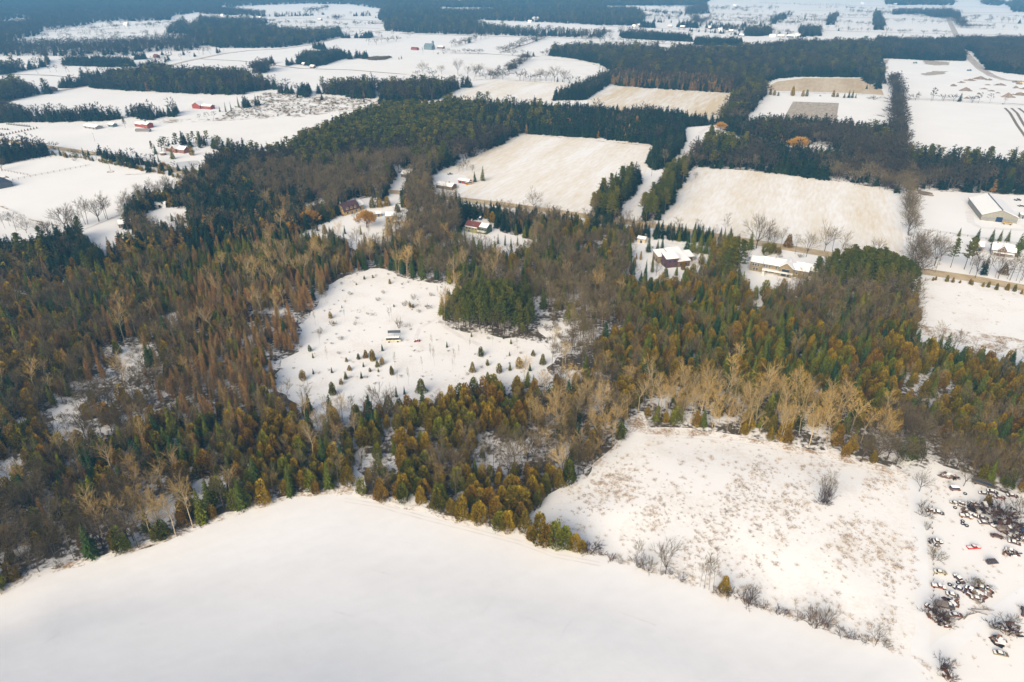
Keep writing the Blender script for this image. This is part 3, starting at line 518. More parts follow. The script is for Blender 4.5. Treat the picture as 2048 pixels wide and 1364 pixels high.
# ------------------------------------------------------------------ the woods
# what grows where: photo pixel, then weights cedar, spruce, larch, pine, aspen, bare, pole, shrub
CTRL = [(100, 560, 3, 2.5, 1, 0, 0, .5, 3, .5), (120, 470, 0, 9, 0, 1, 0, 0, 1, 0), (300, 520, 4, 3, 1, 0, .5, 0, 2, 0), (430, 480, 2, 6, 1.5, 0, .2, 0, 1.5, 0), (575, 525, .8, 2, .5, 0, 3, 0, 1, 0), (600, 470, 1, 3, 2, 0, .4, 0, 2, 0), (530, 460, 2, 5, 1.5, 0, .3, 0, 1.5, 0), (490, 450, 1, 6, 1.5, 0, .2, 0, 2, 0), (650, 560, .5, .5, 8, 0, 0, 0, 1, 0), (600, 650, .5, .3, 8, 0, 0, 0, 1.5, 0),
        (480, 730, 1, .3, 7, 0, 0, 0, 2, 0), (430, 770, 1, .3, 6, 0, .5, 0, 3, 0), (520, 620, 1.5, .5, 5, 0, 1, 0, 2, 0), (300, 680, 2, 1, 3, 0, 1, .5, 4, 1), (100, 690, 5, 1, 1.5, 0, 0, 0, 3, 0), (60, 780, 3, 2, 0, 0, .5, .5, 4, 0), (200, 800, 1.5, 1, .5, 0, .5, 1, 5, 3), (250, 720, 1, .5, 1, 0, 1, .5, 5, 3),
        (150, 950, 3, 3, 1, 0, .5, .5, 3, 0), (40, 880, 5, 2, 0, 0, 0, 0, 2, 0), (290, 1000, 1.5, 1, 0, 0, 3, 1, 4, 0), (260, 1060, 1, .5, 0, 0, 3, 1, 4, 0), (150, 1080, 2, .3, 0, 0, .5, 2, 6, 1), (40, 1080, 3, 0, 0, 0, 0, 2, 6, 1), (430, 920, 4, 2.5, 0, 0, .5, 0, 2, 0), (500, 880, 8, .6, 0, 0, 0, 0, 1, 0), (600, 950, 8, .5, 0, 0, 0, 0, 1, 0), (570, 840, 7, 1, 0, 0, 0, 0, 2, 0), (380, 850, 4, 3, 1, 0, 0, .5, 3, 0), (640, 830, 2, 1, 0, 0, 3, 1, 4, 0),
        (850, 850, 8, .3, 0, 0, 0, 0, 1, 0), (900, 800, 9, .3, 0, 0, 0, 0, .5, 0), (1020, 800, 9, .3, 0, 0, 0, 0, .5, 0), (760, 880, 6, 2, 0, 0, 0, 0, 1, 0), (900, 900, 2, .5, .5, 0, .5, 1, 5, 1), (1000, 900, 1, 1, 0, 0, .5, 1, 6, 1), (1050, 960, 9, 0, 0, 0, 0, 0, 1, 0), (900, 960, 9, 0, 0, 0, 0, 0, 1, 0), (830, 970, 9, .3, 0, 0, 0, 0, 1, 0), (760, 950, 5, .5, 0, 0, 0, 0, 3, 0), (1130, 880, 1, .5, 0, 0, 3, 2, 4, 0), (1180, 830, 2, .5, 0, 0, 5, 1, 2, 0), (1100, 820, 3, 0, 0, 0, 4, 1, 3, 0),
        (1170, 690, .3, .3, 0, 0, .8, 0, 9, 0), (1140, 620, .5, .5, 0, 0, .3, 0, 9, 0), (1190, 760, 1, .3, 0, 0, 2, 0, 7, 0), (1130, 730, 1, .5, 0, 0, 2, 0, 4, 3), (850, 540, .3, 2.5, 0, 0, 3, 0, 3.5, 0), (880, 490, 1, 3, 0, 0, .8, 0, 5, 0), (950, 520, .5, 3, 0, 0, 1.5, 0, 5, 0), (740, 505, .5, 3, 1.5, 0, 1, 0, 3, 0), (980, 690, 0, 0, 0, 0, 0, 0, 1, 2), (690, 500, 1, 4, 1, 0, .5, 0, 2, 0), (1030, 530, 1, 3, 0, 0, 0, 1, 5, 0), (1100, 500, 2, 4, 0, 0, 0, 0, 4, 0),
        (1200, 500, 3, 4, 0, 0, 0, .6, 4, 0), (1100, 450, 3.5, 3, 0, 0, 0, 0, 4, 0), (1300, 620, 6, 3, 0, 0, .2, 0, 1.5, 0), (1240, 700, 6, 1.5, 0, 0, .3, 0, 2, 0), (1270, 770, 6, 1, 0, 0, .5, 0, 2, 0), (1450, 640, 5, 4, 0, 0, 0, 0, 1, 0), (1400, 720, 6, 2, 0, 0, 0, 0, 2, 0), (1600, 680, 4, 4.5, 0, 0, 0, 0, 1, 0), (1560, 620, 5, 3, 0, 0, 0, .3, 2, 0), (1700, 610, 2.5, 2, 0, 0, 0, .3, 3.5, 0), (1620, 740, 5, 4, 0, 0, 0, 0, 1, 0), (1750, 740, 8, 1.5, 0, 0, 0, 0, .6, 0), (1700, 800, 6, 3, 0, 0, 0, 0, 1, 0), (1860, 720, 6, 2, 0, 0, 0, 0, 1, 0), (1980, 720, 5, 3, 0, 0, 0, 0, 1, 0), (1950, 800, 7, 1, 0, 0, 0, 0, 1.5, 0), (2040, 850, 6, 2, 0, 0, 0, 0, 1.5, 0),
        (1450, 800, 1.6, 1, 0, 0, 8, 0, .8, 0), (1340, 790, 2, 1, 0, 0, 5, 0, 1, 0), (1310, 830, 2, 1, 0, 0, 3, 0, 2, 0), (1550, 825, 2, 1.2, 0, 0, 6, 0, 1, 0), (1640, 830, 2, 1, 0, 0, 4.5, 0, 1.5, 0), (1730, 850, 2.5, .5, 0, 0, 3.5, 1, 2.5, 0), (1500, 735, 5, 5, 0, 0, .6, 0, 0, 0), (1400, 745, 6, 2, 0, 0, .8, 0, .6, 0), (1780, 890, 2, .3, 0, 0, 1, 3, 4, 0), (1880, 880, .5, 0, 0, 0, 0, 8, 2, 0), (1960, 900, 2, 0, 0, 0, 0, 7, 1, 0), (2040, 940, 5, 1, 0, 0, 0, 2, 1, 0),
        (1000, 240, 0, 8, .5, 1, 0, 0, .5, 0), (1200, 250, 0, 9, .3, 0, 0, 0, .5, 0), (1350, 250, 0, 9, 0, 0, 0, 0, .5, 0), (820, 240, 0, 2, 0, 7, 0, 0, .5, 0), (700, 260, 0, 2, 0, 7, 0, 0, 1, 0), (600, 290, 0, 2, 0, 6, 0, 0, 2, 0), (900, 260, 0, 2, 0, 6, 0, 0, 1, 0), (740, 320, 0, .5, 0, .3, 0, 0, 8, 0), (580, 340, 0, 2, 0, 0, 0, 1, 6, 0), (640, 370, .5, 2.5, 0, 0, 0, 1, 5, 0), (480, 350, 1, 5, 0, 0, 0, 0, 3, 0), (440, 400, 1, 8, 0, 0, 0, 0, 1, 0), (350, 400, 1, 3, 0, 0, 0, 0, 5, 0), (880, 290, 0, 3, 0, 2, 0, 0, 5, 0), (960, 290, 0, .5, 0, 0, 0, 0, 8, 0), (840, 330, 0, 1, 0, 1, 0, 0, 7, 0), (830, 380, 1, 2, 0, 0, 0, 0, 5, 0), (880, 440, 0, 1, 0, 0, .2, 0, 8, 0), (560, 420, 1, 6, .5, 0, .3, 0, 2.5, 0), (650, 440, 2, 4, 0, 0, .4, 0, 2, 0), (990, 440, 0, 6, 0, 0, 0, 0, 3, 0), (960, 440, 0, 7, 0, 0, 0, 0, 1, 0), (700, 370, 1, 1, 0, 0, 0, 0, 7, 0)]
KS = ['cedar', 'spruce', 'larch', 'pine', 'aspen', 'bare', 'pole', 'shrub']
HT = dict(cedar=(8.8, 2.0), spruce=(11.8, 3.0), larch=(12.0, 1.8), pine=(17.5, 2), aspen=(14.0, 2.4), bare=(11.5, 1.8), pole=(12.5, 1.8), shrub=(2.6, .7))
POOL = {k: [] for k in KS + ['bramble', 'willow']}      # x, y, h
def sow(kind, x, y, h): POOL[kind] += list(zip(x, y, h))
def mix(x, y, wts, fac=1.0):
    """wts (n,8): pick a kind for every point"""
    cw = np.cumsum(wts / wts.sum(1, keepdims=True), 1); k = (RNG.random(len(x))[:, None] > cw).sum(1)
    for i, nm in enumerate(KS):
        s = k == i; h = np.clip(RNG.normal(HT[nm][0], HT[nm][1], s.sum()), HT[nm][0] * .45, HT[nm][0] * 1.35) * fac
        sow(nm, x[s], y[s], h)
X, Y = grid_in(polsN, 3.7, holN)
px, py = PX(X, Y)
cp = np.array([PV(c[:2]) for c in CTRL]); cw = np.array([c[2:] for c in CTRL], float); nearc = np.array([c[1] > 430 for c in CTRL]); cw[nearc, 6] *= .6; lf = np.array([c[0] < 620 and c[1] < 620 for c in CTRL]); cw[lf, 1] *= 1.5; cw[lf, 0] *= 1.3; cw[lf, 6] *= .7; cw[:, 6] *= np.where(nearc, 1, .75); cw[nearc & np.array([not (c[1] > 740 and 1300 < c[0] < 1760) for c in CTRL]), 4] *= .6; cpx = np.array([c[:2] for c in CTRL], float)
def ctrl_w(px, py, x, y):
    sx = px + 22 * np.sin(x * .13 + y * .05) + RNG.normal(0, 16, len(px)); sy = (py + 10 * np.sin(y * .11) + RNG.normal(0, 9, len(px)))
    d = (sx[:, None] - cpx[None, :, 0]) ** 2 + ((sy[:, None] - cpx[None, :, 1]) * 1.7) ** 2
    return cw[d.argmin(1)]
qx8, qy8 = PX(X, Y, 8.0); W_ = ctrl_w(qx8, qy8, X, Y)
# thin the stand: sparse blobs (cx, cy, rx, ry, share kept)
keep = np.ones(len(X))
for cx_, cy_, rx, ry, q in [(130, 830, 90, 80, .72), (260, 730, 60, 50, .75), (640, 800, 110, 40, .45), (1120, 670, 60, 60, .6), (1030, 900, 80, 40, .6), (380, 980, 60, 40, .6), (30, 950, 50, 50, .5), (20, 580, 50, 60, .5), (1130, 750, 60, 40, .5), (560, 750, 40, 50, .5), (1890, 910, 50, 40, .35), (1280, 860, 30, 30, .15), (620, 640, 30, 60, .6), (740, 940, 40, 50, .55), (880, 420, 40, 30, .6), (240, 470, 50, 25, .3), (1450, 880, 400, 25, .75), (1230, 500, 60, 40, .7)]:
    keep = np.minimum(keep, np.where(((px - cx_) / rx) ** 2 + ((py - cy_) / ry) ** 2 < 1, q, 1))
gl = np.sin(X * .071 + 1.3) * np.sin(Y * .053 + .4) + np.sin(X * .031 - Y * .043)   # glades and thickets
keep = keep * np.where(gl > 1.25, .55, 1) * .97
s = RNG.random(len(X)) < keep; X, Y, W_ = X[s], Y[s], W_[s]
dist = np.hypot(X, Y)
for lo, hi, f in [(0, 330, .92), (330, 480, .95), (480, 9000, .95)]:
    s = (dist >= lo) & (dist < hi); mix(X[s], Y[s], W_[s], f)
# understory along and inside the near woods
X, Y = grid_in(polsN, 6.0, holN[:8]); d = np.hypot(X, Y); s = (d < 420) & (RNG.random(len(X)) < .55); n = s.sum(); sow('shrub', X[s], Y[s], RNG.uniform(1.5, 3.6, n))
X, Y = grid_in([holN[0]], 7.5); s = RNG.random(len(X)) < .42; sow('shrub', X[s], Y[s], RNG.uniform(.5, 1.6, s.sum()))
for hi_ in (8, 18, 19, 20, 21, 22, 23): 
    X, Y = grid_in([holN[hi_]], 3.2); s = RNG.random(len(X)) < .6; sow('shrub', X[s], Y[s], RNG.uniform(1, 3.4, s.sum()))
GROVE1 = [(890, 640), (897, 655), (950, 664), (1010, 670), (1062, 674), (1068, 645), (1045, 622), (1000, 610), (935, 615)]
GROVE2 = [(1640, 570), (1655, 548), (1700, 540), (1780, 548), (1828, 565), (1830, 605), (1750, 595), (1650, 585)]
for gp, sp, hh in ((GROVE1, 3.8, 19.0), (GROVE2, 5.0, 18.5)):
    g_ = poly(gp)
    for k in KS: POOL[k] = [q for q, b in zip(POOL[k], ~inside(g_, np.array([t[0] for t in POOL[k]] + [0.]), np.array([t[1] for t in POOL[k]] + [0.]))[:len(POOL[k])]) if b] if POOL[k] else []
    X, Y = grid_in([g_], sp, jit=.3); c_ = g_.mean(0); dd = np.hypot((X - c_[0]) / (np.ptp(g_[:, 0]) / 2), (Y - c_[1]) / (np.ptp(g_[:, 1]) / 2)); sow('pine', X, Y, np.clip(hh * (1.2 - .58 * dd ** 2) + RNG.normal(0, .9, len(X)), 7, 30))
def wood(pts, sp, wts, fac=1.0, holes=()):
    X, Y = grid_in([poly(pts)], sp, [poly(h) for h in holes]); mix(X, Y, np.tile(np.array(wts, float), (len(X), 1)), fac); return X, Y
SPR = (0, 9, 0, 0, 0, 0, .6, 0); DEC = (0, 2.5, 0, 0, 0, 1, 6, 0); MIXD = (0, 6, .2, 1, 0, .5, 3, 0); PIN = (0, 2, 0, 8, 0, 0, .5, 0)
# east block, split in stands
def stands(pts, sp, ctrl, holes=(), fac=1.0):
    X, Y = grid_in([poly(pts)], sp, [poly(h) for h in holes]); a, b = PX(X, Y); c = np.array([q[:2] for q in ctrl], float); ww = np.array([q[2] for q in ctrl], float)
    d = (a[:, None] - c[None, :, 0] + RNG.normal(0, 12, (len(a), 1))) ** 2 + ((b[:, None] - c[None, :, 1] + RNG.normal(0, 4, (len(a), 1))) * 2.5) ** 2; mix(X, Y, ww[d.argmin(1)], fac)
stands(EB, 4.6, [(1500, 250, SPR), (1600, 255, SPR), (1720, 262, SPR), (1780, 270, MIXD), (1540, 275, MIXD), (1650, 285, DEC), (1740, 310, DEC), (1450, 310, PIN), (1420, 320, MIXD), (1330, 400, PIN), (1300, 420, PIN), (1500, 325, DEC), (1560, 320, SPR), (1640, 330, SPR), (1600, 345, SPR), (1700, 350, DEC), (1780, 360, DEC), (1500, 290, SPR)], EBH)
stands(EB2, 4.6, [(1850, 320, PIN), (1950, 325, PIN), (2050, 335, PIN), (1870, 345, SPR), (2000, 345, SPR), (1850, 375, DEC), (1920, 375, DEC), (1990, 375, MIXD), (2060, 375, DEC)])
wood(TR2, 4.2, (0, 6, 0, 3, 0, 0, .5, 0), 1.05)
# farther woods: outline, spacing, mix
HEDGE_A = [(1105, 202), (1170, 200), (1215, 170), (1232, 160), (1222, 152), (1190, 168), (1140, 186)]
HEDGE_B = [(1440, 252), (1480, 250), (1530, 188), (1520, 176), (1490, 185), (1470, 200)]
FARW = [
    (HEDGE_A, 6, SPR), (HEDGE_B, 5.5, MIXD),
    ([(557, 184), (560, 172, 12), (585, 170, 12), (612, 178, 12), (622, 183), (590, 189)], 6, SPR),
    ([(625, 187), (630, 170, 13), (660, 165, 13), (700, 161, 13), (745, 159, 13), (750, 176), (747, 198), (700, 198), (690, 192)], 6, MIXD),
    ([(752, 178), (757, 161, 13), (850, 161, 13), (945, 163, 9), (930, 172), (905, 184), (890, 193), (868, 202), (760, 209), (765, 190)], 6, MIXD),
    ([(485, 215), (490, 202, 9), (515, 197, 9), (522, 207), (505, 213)], 6, SPR),
    ([(-200, 247), (-150, 170, 14), (0, 201, 14), (30, 208, 14), (60, 216, 14), (160, 214, 14), (240, 212, 14), (260, 209, 14), (345, 210, 14), (356, 224), (330, 232), (300, 242), (285, 240), (262, 232), (240, 238), (215, 242), (100, 245), (0, 246)], 6.5, (0, 7, 0, 0, 0, 0, 3, 0)),
    ([(-200, 205), (-200, 160, 14), (0, 161, 14), (45, 160, 14), (60, 168, 12), (100, 172, 12), (98, 183), (60, 193), (28, 200), (0, 205)], 7, MIXD),
    ([(118, 176), (122, 163, 10), (145, 162, 10), (148, 172)], 6, SPR), ([(150, 172), (152, 160, 10), (180, 157, 10), (178, 165)], 6, SPR),
    ([(282, 146), (284, 122, 15), (305, 122, 15), (318, 145)], 6, SPR), ([(268, 120), (270, 106, 12), (288, 105, 12), (292, 119)], 6, SPR),
    ([(178, 176), (230, 180), (300, 184), (400, 189), (490, 190), (490, 184), (520, 183), (548, 178), (550, 170), (550, 164, 12), (540, 160, 12), (500, 152, 12), (497, 142, 12), (450, 139, 12), (420, 138, 12), (400, 139, 12), (350, 141, 12), (320, 143), (300, 152), (220, 163), (185, 172)], 7, MIXD, [[(430, 178), (445, 168), (490, 166), (490, 180), (450, 182)]]),
    ([(500, 146), (520, 140), (540, 138), (540, 143), (515, 150)], 7, DEC), ([(527, 126), (530, 115, 11), (555, 115, 11), (567, 128)], 6, SPR),
    ([(572, 130), (575, 120, 11), (600, 108, 13), (610, 101, 13), (680, 97, 13), (700, 108, 11), (700, 115), (670, 122), (650, 130), (625, 134), (615, 131), (600, 129), (592, 127), (585, 130)], 6.5, SPR),
    ([(625, 96), (632, 90, 9), (650, 92, 9), (652, 98)], 7, SPR), ([(682, 76), (683, 70, 8), (730, 69, 8), (745, 73), (740, 77)], 7, SPR),
    ([(270, 134), (262, 115, 14), (230, 109, 14), (140, 110, 14), (122, 113, 14), (125, 131), (200, 134)], 7, SPR),
    ([(-300, 157), (-200, 124, 14), (0, 124, 14), (60, 123, 14), (85, 117, 14), (95, 119), (97, 130), (80, 135), (40, 143), (0, 151)], 8, MIXD),
    ([(160, 152), (165, 144, 9), (190, 149, 9), (235, 152), (255, 155), (240, 160), (180, 157)], 7, SPR),
    # upper left sweep of woods
    ([(-500, 1), (460, 2), (440, 17), (415, 19), (400, 24), (345, 33), (340, 41), (270, 43), (240, 42), (190, 46), (150, 54), (85, 62), (80, 70), (30, 83), (30, 92), (100, 92), (170, 92), (230, 88), (270, 86), (330, 85), (330, 76), (385, 78), (385, 84), (400, 88), (400, 97), (375, 102), (270, 107), (275, 112), (120, 113), (85, 113), (0, 113), (-300, 113)], 12, DEC, [[(120, 3), (190, 3), (175, 5), (125, 5)], [(170, 26), (200, 26), (200, 29), (172, 29)], [(240, 15), (330, 13), (335, 16), (245, 18)], [(20, 18), (100, 16), (105, 19), (24, 21)], [(-10, 48), (20, 40), (35, 36), (60, 39), (65, 42), (50, 49), (0, 50)]]),
    ([(330, 66), (350, 55), (370, 46), (378, 52, 8), (400, 46), (400, 33, 13), (510, 36, 13), (540, 37, 13), (540, 47), (500, 52), (555, 61), (600, 66), (682, 64), (684, 73), (640, 84), (600, 91), (560, 96), (450, 97), (400, 92), (390, 78), (378, 75), (385, 70)], 10, MIXD),
    ([(400, 22), (440, 20), (530, 30), (530, 34), (400, 29)], 11, DEC),
    ([(770, 12), (800, 2), (1420, 1), (1400, 11), (1210, 12), (1215, 20), (1270, 20), (1280, 28), (1290, 38), (1272, 52), (1200, 51), (1110, 46), (1015, 42), (957, 40), (950, 47), (960, 53), (1015, 51, 13), (1060, 55, 13), (1190, 61, 13), (1210, 65), (1205, 76), (1000, 71), (870, 68), (770, 63), (770, 48), (757, 38), (760, 27)], 11.5, MIXD, [[(880, 15), (1010, 16), (950, 25), (850, 24), (880, 20)], [(862, 1.5), (955, 1.5), (945, 5), (870, 4.5)], [(1020, 8), (1095, 7.5), (1095, 11), (1020, 11.5)], [(1120, 3), (1250, 2.5), (1260, 5), (1130, 5.5)], [(1235, 14), (1320, 13), (1322, 16), (1236, 17)], [(1015, 18), (1160, 21), (1155, 24), (1025, 21)], [(790, 46), (845, 42), (848, 39), (790, 43)], [(1060, 42), (1062, 36), (1080, 36), (1080, 43)]]),
    ([(455, 2), (800, 1), (790, 14), (760, 18), (700, 9), (600, 8), (500, 12), (450, 16)], 13, DEC),
    ([(1240, 72), (1290, 72), (1380, 79), (1385, 84), (1300, 80), (1245, 77)], 8, SPR), ([(1390, 84), (1480, 87), (1485, 92), (1390, 90)], 8, SPR),
    # large block behind the tan fields
    ([(1100, 112), (1110, 102), (1125, 95, 12), (1145, 87, 13), (1290, 91, 13), (1312, 102), (1325, 100, 13), (1360, 91, 13), (1480, 91, 13), (1600, 81, 12), (1745, 80, 12), (1755, 118), (1745, 168), (1738, 170), (1725, 155), (1600, 154), (1560, 157), (1530, 165), (1518, 180), (1500, 195), (1478, 185), (1470, 186), (1465, 187), (1465, 165), (1300, 158), (1240, 150), (1232, 146), (1200, 128), (1150, 118)], 7.5, (0, 8, 0, .5, 0, 0, 2, 0)),
    ([(1465, 187), (1400, 183), (1300, 177), (1232, 172), (1217, 167), (1222, 155), (1232, 150), (1300, 158), (1465, 165)], 6.5, (0, 3.5, 5, 0, 0, 0, 1.5, 0)),
    ([(1752, 117), (1752, 72, 13), (1790, 73, 13), (1805, 76, 13), (1910, 74, 13), (1917, 85), (1925, 110), (1930, 122), (1855, 121), (1800, 118)], 7, (0, 9, 0, 0, 0, 0, 1, 0)),
    ([(1920, 82), (1920, 73, 13), (2070, 74, 13), (2200, 78, 13), (2200, 165), (2048, 150), (2020, 147), (1975, 140), (1955, 115), (1948, 105), (1930, 98)], 7.5, (0, 8, 0, 0, 0, 0, 2, 0)),
    ([(1785, 30), (1785, 21, 11), (1800, 19, 11), (1900, 19, 11), (1922, 26, 11), (1920, 35), (1865, 35), (1845, 28), (1820, 28)], 9, (0, 6, 0, 0, 0, 0, 3, 0)),
    ([(1770, 2), (1910, 3), (1905, 11), (1830, 10), (1805, 11), (1770, 9)], 13, MIXD), ([(2010, 9), (2060, 2), (2200, 2), (2200, 25), (2025, 24), (2020, 15)], 12, MIXD), ([(1970, 4), (2010, 6), (2000, 12), (1960, 9)], 12, DEC),
    ([(1490, 72), (1490, 57, 11), (1540, 56, 11), (1542, 70), (1520, 73)], 8, MIXD), ([(1600, 75), (1600, 52, 11), (1640, 54, 11), (1642, 72)], 9, MIXD), ([(1355, 55), (1358, 46, 9), (1395, 45, 9), (1397, 57)], 9, SPR), ([(1370, 28), (1372, 21), (1412, 12), (1415, 28)], 11, DEC),
    ([(1280, 50), (1310, 52), (1310, 57), (1280, 55)], 9, SPR), ([(735, 120), (742, 111, 4), (780, 110, 4), (783, 115), (770, 120), (750, 121)], 5, (0, 0, 0, 0, 0, 0, 0, 1)), ([(705, 116), (720, 110, 5), (735, 112, 4), (735, 119)], 5, (0, 1, 0, 0, 0, 0, 0, 3)),
]
FARW.append(([(-200, 330), (-200, 277, 13), (0, 281, 13), (15, 278, 13), (75, 279, 13), (92, 297), (95, 312), (60, 318), (0, 330)], 7, (0, 8, 0, 0, 0, 0, 1.5, 0)))
for f in FARW: wood(f[0], f[1] * (.95 if f[1] > 8 else .62), f[2], 1.12 if f[1] < 9 else 1.15, f[3] if len(f) > 3 else ())
# hedgerows, tree lines and loose trees of the far plain : polyline, spacing (m), sideways spread (m), mix, size
def row(pts, sp, spread, wts, fac=1.0, gap=0.0):
    if min(q[1] for q in pts) < 100 and sp < 30: sp *= .45; fac *= 1.05; wts = (0, .2, 0, 0, 0, 2, 7, 0) if wts in (DEC, BR) else wts
    p = poly(pts); xs, ys = [], []
    for a, b in zip(p[:-1], p[1:]):
        L = np.linalg.norm(b - a); n = max(1, int(L / sp)); t = (np.arange(n) + RNG.uniform(-.45, .45, n)) / n; q = a + (b - a) * t[:, None]; q += RNG.normal(0, spread, q.shape); k = RNG.random(n) >= gap; xs.append(q[k, 0]); ys.append(q[k, 1])
    xs, ys = np.concatenate(xs), np.concatenate(ys); mix(xs, ys, np.tile(np.array(wts, float), (len(xs), 1)), fac)
BR = (0, .3, 0, 0, 0, 6, 2, .6)
